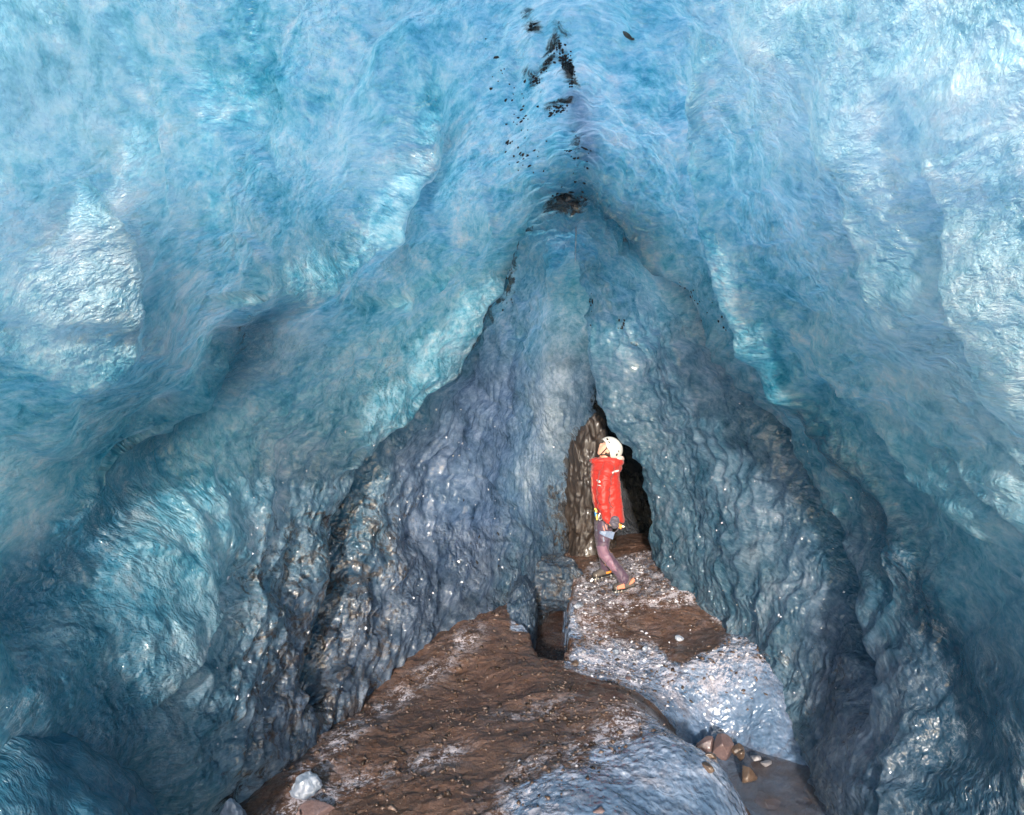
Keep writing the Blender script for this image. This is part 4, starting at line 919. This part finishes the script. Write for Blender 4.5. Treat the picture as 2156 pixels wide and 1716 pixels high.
# jacket: body, sleeves, stand-up collar and hood folded down, with creases
def folds(amp, fr):
    def fn(V, N):
        w = V + .03 * np.stack([fbm(V * 7 + k, 2) for k in (0, 20, 40)], 1)
        a = ridge(w * np.array([fr * .55, fr * .5, fr]), 3) - .5
        b = fbm(w * fr * 2.2 + 9, 3)
        return V + N * (amp * a + amp * .35 * b)[:, None]
    return fn
def make_jacket():
    bm = bmesh.new()
    # rings: centre, half depth, half width, drop of the back edge
    rings = [((402, 892), 122, .160, 52), ((398, 850), 127, .152, 36), ((388, 790), 126, .142, 22), ((376, 690), 123, .142, 6), ((368, 600), 121, .148, 0), ((366, 530), 119, .158, 0), ((368, 470), 119, .175, 0), ((372, 435), 116, .150, -4), ((372, 412), 100, .112, -14), ((368, 392), 82, .085, -18), ((360, 382), 60, .06, -10)]
    n = 32; rr_ = []
    for (u, v), hx, hy, dr in rings:
        r_ = []
        for k in range(n):
            a = 2 * math.pi * k / n; ca, sa = math.cos(a), math.sin(a)
            sx = np.sign(ca) * abs(ca) ** .8; sy = np.sign(sa) * abs(sa) ** .8
            r_.append(bm.verts.new(U(u + hx * sx, v + dr * sx, hy * sy)))
        rr_.append(r_)
    for r0, r1 in zip(rr_[:-1], rr_[1:]):
        for k in range(n): bm.faces.new((r0[k], r0[(k + 1) % n], r1[(k + 1) % n], r1[k]))
    bm.faces.new(rr_[0][::-1]); bm.faces.new(rr_[-1])
    for sg in (-1, 1):
        tube(bm, [U(372, 470, sg * .15), U(342, 560, sg * .205), U(324, 700, sg * .235), U(338, 810, sg * .24), U(366, 898, sg * .24)], [.074, .074, .068, .060, .040], n=20, m=30)
    # collar at the throat, front corner sticking forward
    tube(bm, [U(258, 408, -.05), U(250, 412, 0), U(258, 408, .05)], [.018, .022, .018], n=10)
    tube(bm, [U(258, 420, -.06), U(300, 412, -.10), U(360, 405, -.115), U(430, 410, -.10)], [.020, .026, .030, .034], n=10)
    tube(bm, [U(258, 420, .06), U(300, 412, .10), U(360, 405, .115), U(430, 410, .10)], [.020, .026, .030, .034], n=10)
    # hood rolled behind the neck
    tube(bm, [U(395, 425, -.115), U(450, 420, -.105), U(478, 425, -.05), U(484, 428, 0), U(478, 425, .05), U(450, 420, .105), U(395, 425, .115)], [.035, .042, .048, .05, .048, .042, .035], n=14, m=40)
    tube(bm, [U(440, 455, -.09), U(470, 470, -.04), U(474, 472, .04), U(440, 455, .09)], [.04, .045, .045, .04], n=12)
    f0 = folds(.017, 15)
    def fn(V, N):
        V = f0(V, N)
        arm = np.exp(-((V[:, 1] + .235) / .07) ** 2)
        z_ = V[:, 2]; s_ = np.sin((z_ * 62 + V[:, 0] * 26 + 2.2 * fbm(V * 9, 2)))
        V = V + N * (arm * .0065 * s_ * sstep(1.25, 1.0, z_))[:, None]
        return V
    return fuse(bm, 'jacket', .009, 3, fn)
jacket = child('jacket', make_jacket(), M_RED, person)
bm = bmesh.new(); tube(bm, [U(440, 398, -.10), U(486, 388, -.075), U(504, 398, 0), U(486, 388, .075), U(440, 398, .10)], [.016, .028, .032, .028, .016], n=12, m=30)
child('hood_lining', bm_mesh(bm, 'hood_lining'), M_LINING, jacket)
def jacket_hit(u, v):
    o, d = Vector(U(u, v, -1.)), Vector((0, 1, 0))
    ok, p, n, _ = jacket.ray_cast(o, d)
    return (np.array(p), np.array(n)) if ok else (U(u, v, -.2), np.array([0, -1., 0]))
def decal(name, us, mat, parent, hw, src=jacket_hit, lift=.004):
    """narrow strip glued along the fabric"""
    bm = bmesh.new(); prev = None; P_ = [src(*q_) for q_ in us]
    for k, (p, n) in enumerate(P_):
        a = P_[min(k + 1, len(P_) - 1)][0] - P_[max(k - 1, 0)][0]; b = np.cross(n, a); b /= np.linalg.norm(b) + 1e-9
        h = hw[k] if hasattr(hw, '__len__') else hw
        cur = (bm.verts.new(p + n * lift + b * h), bm.verts.new(p + n * lift - b * h), bm.verts.new(p - n * .004 - b * h), bm.verts.new(p - n * .004 + b * h))
        if prev:
            for i in range(4): bm.faces.new((prev[i], prev[(i + 1) % 4], cur[(i + 1) % 4], cur[i]))
        else: bm.faces.new(cur)
        prev = cur
    bm.faces.new(prev[::-1])
    return child(name, bm_mesh(bm, name), mat, parent, False)
decal('reflective_strip', [(399, 500), (412, 496), (426, 494)], M_WHITE, jacket, .0095, lift=.006)
decal('reflective_strip', [(430, 494), (448, 492), (468, 490)], M_WHITE, jacket, .0095, lift=.006)
decal('emblem', [(282, 572), (291, 570), (300, 572)], M_WHITE, jacket, [.009, .013, .006], lift=.005)
decal('emblem', [(282, 603), (291, 603), (302, 603)], M_WHITE, jacket, .0028, lift=.005)
decal('pocket_zip', [(387, 768), (400, 785), (416, 803)], M_BLACK, jacket, .004, lift=.005)
decal('chest_zip', [(252, 470), (249, 560), (254, 660), (268, 760)], M_CORAL, jacket, .004, lift=.004)

# trousers
def make_trousers():
    bm = bmesh.new()
    tube(bm, [U(385, 830), U(374, 880), U(356, 935)], [(.10, .115), (.10, .125), (.09, .150)], n=24, m=16)
    tube(bm, [U(358, 915, -.080), U(350, 975, -.09), U(342, 1060, -.095), U(336, 1140, -.10), U(352, 1195, -.10), U(412, 1270, -.107), U(472, 1345, -.117), U(510, 1408, -.125)], [(.084, .080), (.090, .090), (.076, .080), (.067, .072), (.066, .070), (.062, .066), (.062, .064), (.066, .062)], n=22, m=44)
    tube(bm, [U(356, 915, .080), U(350, 975, .09), U(342, 1060, .10), U(348, 1150, .105), U(366, 1225, .125), U(380, 1300, .15), U(392, 1352, .165)], [(.082, .080), (.088, .090), (.074, .078), (.066, .072), (.062, .066), (.062, .062), (.062, .060)], n=22, m=44)
    return fuse(bm, 'trousers', .009, 3, folds(.014, 16))
trousers = child('trousers', make_trousers(), M_TROUSER, person)
trousers.data.materials.append(M_TROUSER2)                # reinforced mauve panel from knee to shin
for p in trousers.data.polygons:
    c = p.center; u = c.x / KP + 430; v = 1500 - c.z / KP
    lead = 343 + (v - 1150) * .42 + 28
    p.material_index = 1 if (1118 - .06 * (u - 340) * 2 < v < 1330 and u < lead and c.y < 0) or (1130 < v < 1215 and c.y > .03) else 0
def trouser_hit(u, v):
    ok, p, n, _ = trousers.ray_cast(Vector(U(u, v, -1.)), Vector((0, 1, 0)))
    return (np.array(p), np.array(n)) if ok else (U(u, v, -.18), np.array([0, -1., 0]))
decal('thigh_zip', [(330, 950), (335, 968), (341, 986)], M_CORAL, trousers, .004, trouser_hit)
decal('thigh_zip', [(351, 938), (356, 958), (361, 978)], M_CORAL, trousers, .004, trouser_hit)
decal('zip_pull', [(330, 1038), (334, 1058), (338, 1078)], M_LOOP, trousers, [.003, .004, .008], trouser_hit)
# harness: broad leg loop, gear at the front
harness = child('harness', (lambda bm: (tube(bm, [U(285, 880, -.1), U(270, 868, 0), U(285, 880, .1)], [.014, .016, .014], n=8), bm_mesh(bm, 'harness'))[1])(bmesh.new()), M_BLACK, person)
decal('leg_loop', [(284, 996), (310, 1004), (350, 1014), (390, 1024), (418, 1032)], M_LOOP, harness, [.008, .016, .028, .038, .040], trouser_hit, .007)
bm = bmesh.new(); tube(bm, [U(302, 835, -.20), U(292, 865, -.205), U(290, 888, -.205), U(302, 896, -.205), U(318, 886, -.20)], [.006] * 5, n=8, m=30); child('carabiner', bm_mesh(bm, 'carabiner'), M_STEEL, harness)
bm = bmesh.new(); tube(bm, [U(268, 812, -.13), U(276, 826, -.14), U(271, 846, -.14)], [.012, .014, .011], n=8, m=12); child('sling', bm_mesh(bm, 'sling'), M_YELLOW, harness)
bm = bmesh.new(); tube(bm, [U(270, 842, -.14), U(272, 866, -.145)], [.013, .012], n=8, m=8); child('sling', bm_mesh(bm, 'sling'), M_BLUE, harness)
bm = bmesh.new(); tube(bm, [U(276, 862, -.145), U(282, 898, -.15)], [.012, .010], n=8, m=8); child('sling', bm_mesh(bm, 'sling'), M_YELLOW, harness)
bm = bmesh.new(); tube(bm, [U(414, 1012, -.14), U(436, 1000, -.16), U(452, 978, -.18), U(458, 958, -.19)], [.006] * 4, n=8, m=16); child('tether', bm_mesh(bm, 'tether'), M_GLOVE, harness)

# boots with crampons
def make_boot(toe, heel, y0, y1, tilt, mat_side):
    t0, h0 = U(*toe, y0), U(*heel, y1); ax = t0 - h0; L = np.linalg.norm(ax); ax /= L
    up = np.cross(np.array([0, 1., 0]), ax); up *= np.sign(up[2]); lat = np.cross(ax, up)
    def loc(l, s, z_): return h0 + ax * (l * L) + lat * s + up * z_
    bm = bmesh.new()
    prof = [(0, .030, .075), (.06, .034, .10), (.22, .036, .105), (.40, .037, .098), (.58, .042, .076), (.76, .047, .058), (.90, .041, .050), (.98, .024, .040)]
    rs = []
    for l, hw, ht in prof:
        r_ = [bm.verts.new(loc(l, s_ * hw, z_ * ht + .022)) for s_, z_ in ((-1, 0), (-1.0, .35), (-.82, .75), (-.4, 1), (.4, 1), (.82, .75), (1.0, .35), (1, 0))]
        rs.append(r_)
    for a_, b_ in zip(rs[:-1], rs[1:]):
        for k in range(8): bm.faces.new((a_[k], a_[(k + 1) % 8], b_[(k + 1) % 8], b_[k]))
    bm.faces.new(rs[0][::-1]); bm.faces.new(rs[-1])
    bmesh.ops.subdivide_edges(bm, edges=bm.edges[:], cuts=1, smooth=.6, use_grid_fill=True)
    o = child('boot', bm_mesh(bm, 'boot'), M_BOOT, person)
    bm = bmesh.new(); rs = []
    for l, hw in ((-.03, .026), (.03, .036), (.25, .037), (.45, .037), (.62, .044), (.8, .050), (.93, .043), (1.02, .022)):
        rs.append([bm.verts.new(loc(l, s_ * hw, z_)) for s_, z_ in ((-1, .0), (-1.03, .026), (1.03, .026), (1, .0))])
    for a_, b_ in zip(rs[:-1], rs[1:]):
        for k in range(4): bm.faces.new((a_[k], a_[(k + 1) % 4], b_[(k + 1) % 4], b_[k]))
    bm.faces.new(rs[0][::-1]); bm.faces.new(rs[-1]); child('sole', bm_mesh(bm, 'sole'), M_BLACK, o, False)
    bm = bmesh.new()
    def bar(a_, b_, r0, r1): tube(bm, [a_, a_ * .5 + b_ * .5, b_], [r0, (r0 + r1) / 2, r1], n=6, m=6, up=(.3, .9, .1))
    for s_ in (-1, 1):
        for l, dz, dl in ((.96, -.034, .05), (.82, -.038, .0), (.66, -.036, 0), (.20, -.036, 0), (.04, -.036, 0)):
            bar(loc(l, s_ * .043, .004), loc(l + dl, s_ * .046, dz), .0075, .003)
        bar(loc(.9, s_ * .046, .0), loc(.9, s_ * .048, .05), .006, .005)
        bar(loc(.02, s_ * .036, -.002), loc(.95, s_ * .046, -.002), .004, .004)
    bar(loc(.99, -.016, .0), loc(1.14, -.018, -.026), .0075, .003); bar(loc(.99, .016, .0), loc(1.14, .018, -.026), .0075, .003)
    child('crampon', bm_mesh(bm, 'crampon'), M_STEEL, o)
    def sp(name, q_, mat):
        bm = bmesh.new(); a_ = [bm.verts.new(loc(l, -hw, z_)) for l, hw, z_ in q_]; b_ = [bm.verts.new(loc(l, -hw + .012, z_)) for l, hw, z_ in q_]
        bm.faces.new(a_); bm.faces.new(b_[::-1]); n_ = len(a_)
        for k in range(n_): bm.faces.new((a_[k], b_[k], b_[(k + 1) % n_], a_[(k + 1) % n_]))
        child(name, bm_mesh(bm, name), mat, o, False)
    s0 = 1 if lat[1] > 0 else -1
    if mat_side is M_ORANGE: sp('side_panel', [(.02, s0 * .043, .035), (.42, s0 * .045, .030), (.40, s0 * .045, .06), (.18, s0 * .044, .095), (.02, s0 * .04, .085)], M_ORANGE)
    else:
        sp('side_panel', [(.50, s0 * .050, .028), (.86, s0 * .052, .030), (.84, s0 * .050, .062), (.52, s0 * .046, .076)], M_CORAL)
        sp('side_panel', [(.0, s0 * .039, .08), (.18, s0 * .043, .06), (.30, s0 * .044, .055), (.12, s0 * .042, .11), (.02, s0 * .038, .12)], M_CORAL)
    return o
make_boot((418, 1502), (602, 1478), -.155, -.115, 0, M_CORAL)
make_boot((275, 1452), (466, 1420), .13, .20, 0, M_ORANGE)

# what hangs in the left hand: a pair of gloves bunched up and the ice axe
ho = np.array(person.location)
bm = bmesh.new()
tube(bm, [U(392, 880, -.275), U(412, 872, -.285), U(432, 880, -.28), U(438, 905, -.275)], [.020, .028, .028, .018], n=10)
tube(bm, [U(384, 905, -.28), U(402, 918, -.295), U(424, 932, -.29), U(440, 925, -.28)], [.020, .030, .026, .016], n=10)
tube(bm, [U(395, 930, -.285), U(408, 942, -.29), U(422, 945, -.285)], [.016, .020, .014], n=10)
for a_, b_ in (((388, 900), (376, 905)), ((425, 912), (446, 908)), ((430, 930), (448, 940)), ((408, 878), (398, 866))):
    tube(bm, [U(*a_, -.285), U(*b_, -.28)], [.013, .010], n=8, m=6)
gl = link('gloves', fuse(bm, 'gloves', .006, 3, folds(.005, 40)), M_GLOVE); gl.location = ho
tag(gl, 'grey gloves bunched in the hand of the climber', 'gloves')
axe = empty('ice_axe', tuple(ho + U(455, 930, -.27)))
tag(axe, 'orange headed ice axe with a steel pick held behind the hip of the climber', 'ice axe')
off = U(455, 930, -.27)
def axe_part(name, poly, y, th, mat):
    bm = bmesh.new(); a_ = [bm.verts.new(U(u, v, y - th) - off) for u, v in poly]; b_ = [bm.verts.new(U(u, v, y + th) - off) for u, v in poly]
    bm.faces.new(a_); bm.faces.new(b_[::-1]); n_ = len(a_)
    for k in range(n_): bm.faces.new((a_[k], b_[k], b_[(k + 1) % n_], a_[(k + 1) % n_]))
    bmesh.ops.bevel(bm, geom=bm.edges[:], offset=.0025, segments=2, affect='EDGES')
    child(name, bm_mesh(bm, name), mat, axe, False)
axe_part('head', [(438, 905), (449, 902), (458, 920), (478, 926), (474, 940), (466, 962), (448, 950), (441, 940)], -.27, .014, M_ORANGE)
axe_part('pick', [(476, 928), (484, 930), (503, 943), (484, 949), (474, 944)], -.27, .007, M_STEEL)
bm = bmesh.new(); tube(bm, [U(446, 930, -.27) - off, U(420, 928, -.265) - off, U(396, 934, -.262) - off, U(372, 944, -.258) - off], [.012, .012, .012, .012], n=10, m=12); child('shaft', bm_mesh(bm, 'shaft'), M_BLACK, axe)
ANG = 2
# ------------------------------------------------------------------ daylight through the mouth
w = bpy.data.worlds.new('World'); SC.world = w; w.use_nodes = True
nt = w.node_tree; nt.nodes.clear()
SUN_DIR = Vector((.10, .90, -.26)).normalized()          # the way the light travels
elev = math.asin(-SUN_DIR.z); azim = math.atan2(-SUN_DIR.x, -SUN_DIR.y)
sky = nt.nodes.new('ShaderNodeTexSky'); sky.sky_type = 'NISHITA'; sky.sun_disc = False
sky.sun_elevation = elev; sky.sun_rotation = azim
bg = nt.nodes.new('ShaderNodeBackground'); bg.inputs[1].default_value = .15
wo = nt.nodes.new('ShaderNodeOutputWorld')
nt.links.new(sky.outputs[0], bg.inputs[0]); nt.links.new(bg.outputs[0], wo.inputs[0])
sl = bpy.data.lights.new('sun', 'SUN'); sl.energy = 2.0; sl.angle = R(ANG); sl.color = (1, .95, .88)
so = bpy.data.objects.new('sun', sl); C.objects.link(so); so.rotation_euler = SUN_DIR.to_track_quat('-Z', 'Y').to_euler(); so.location = (0, -8, 8)
cam = bpy.data.cameras.new('camera'); co = bpy.data.objects.new('camera', cam); C.objects.link(co)
cam.sensor_width = 36; cam.sensor_fit = 'HORIZONTAL'; cam.lens = 36 * FP / 2156; cam.clip_start = .05; cam.clip_end = 500
co.location = (0, 0, CAMZ); co.rotation_euler = (R(90), 0, 0)
SC.camera = co
SC.view_settings.view_transform = 'Standard'; SC.view_settings.look = 'None'; SC.view_settings.gamma = 1
SC.view_settings.exposure = 1.6
SC.cycles.max_bounces = 8; SC.cycles.diffuse_bounces = 3; SC.cycles.glossy_bounces = 3; SC.cycles.transmission_bounces = 5; SC.cycles.transparent_max_bounces = 8
SC.cycles.sample_clamp_indirect = 6
SC.cycles.adaptive_threshold = .02
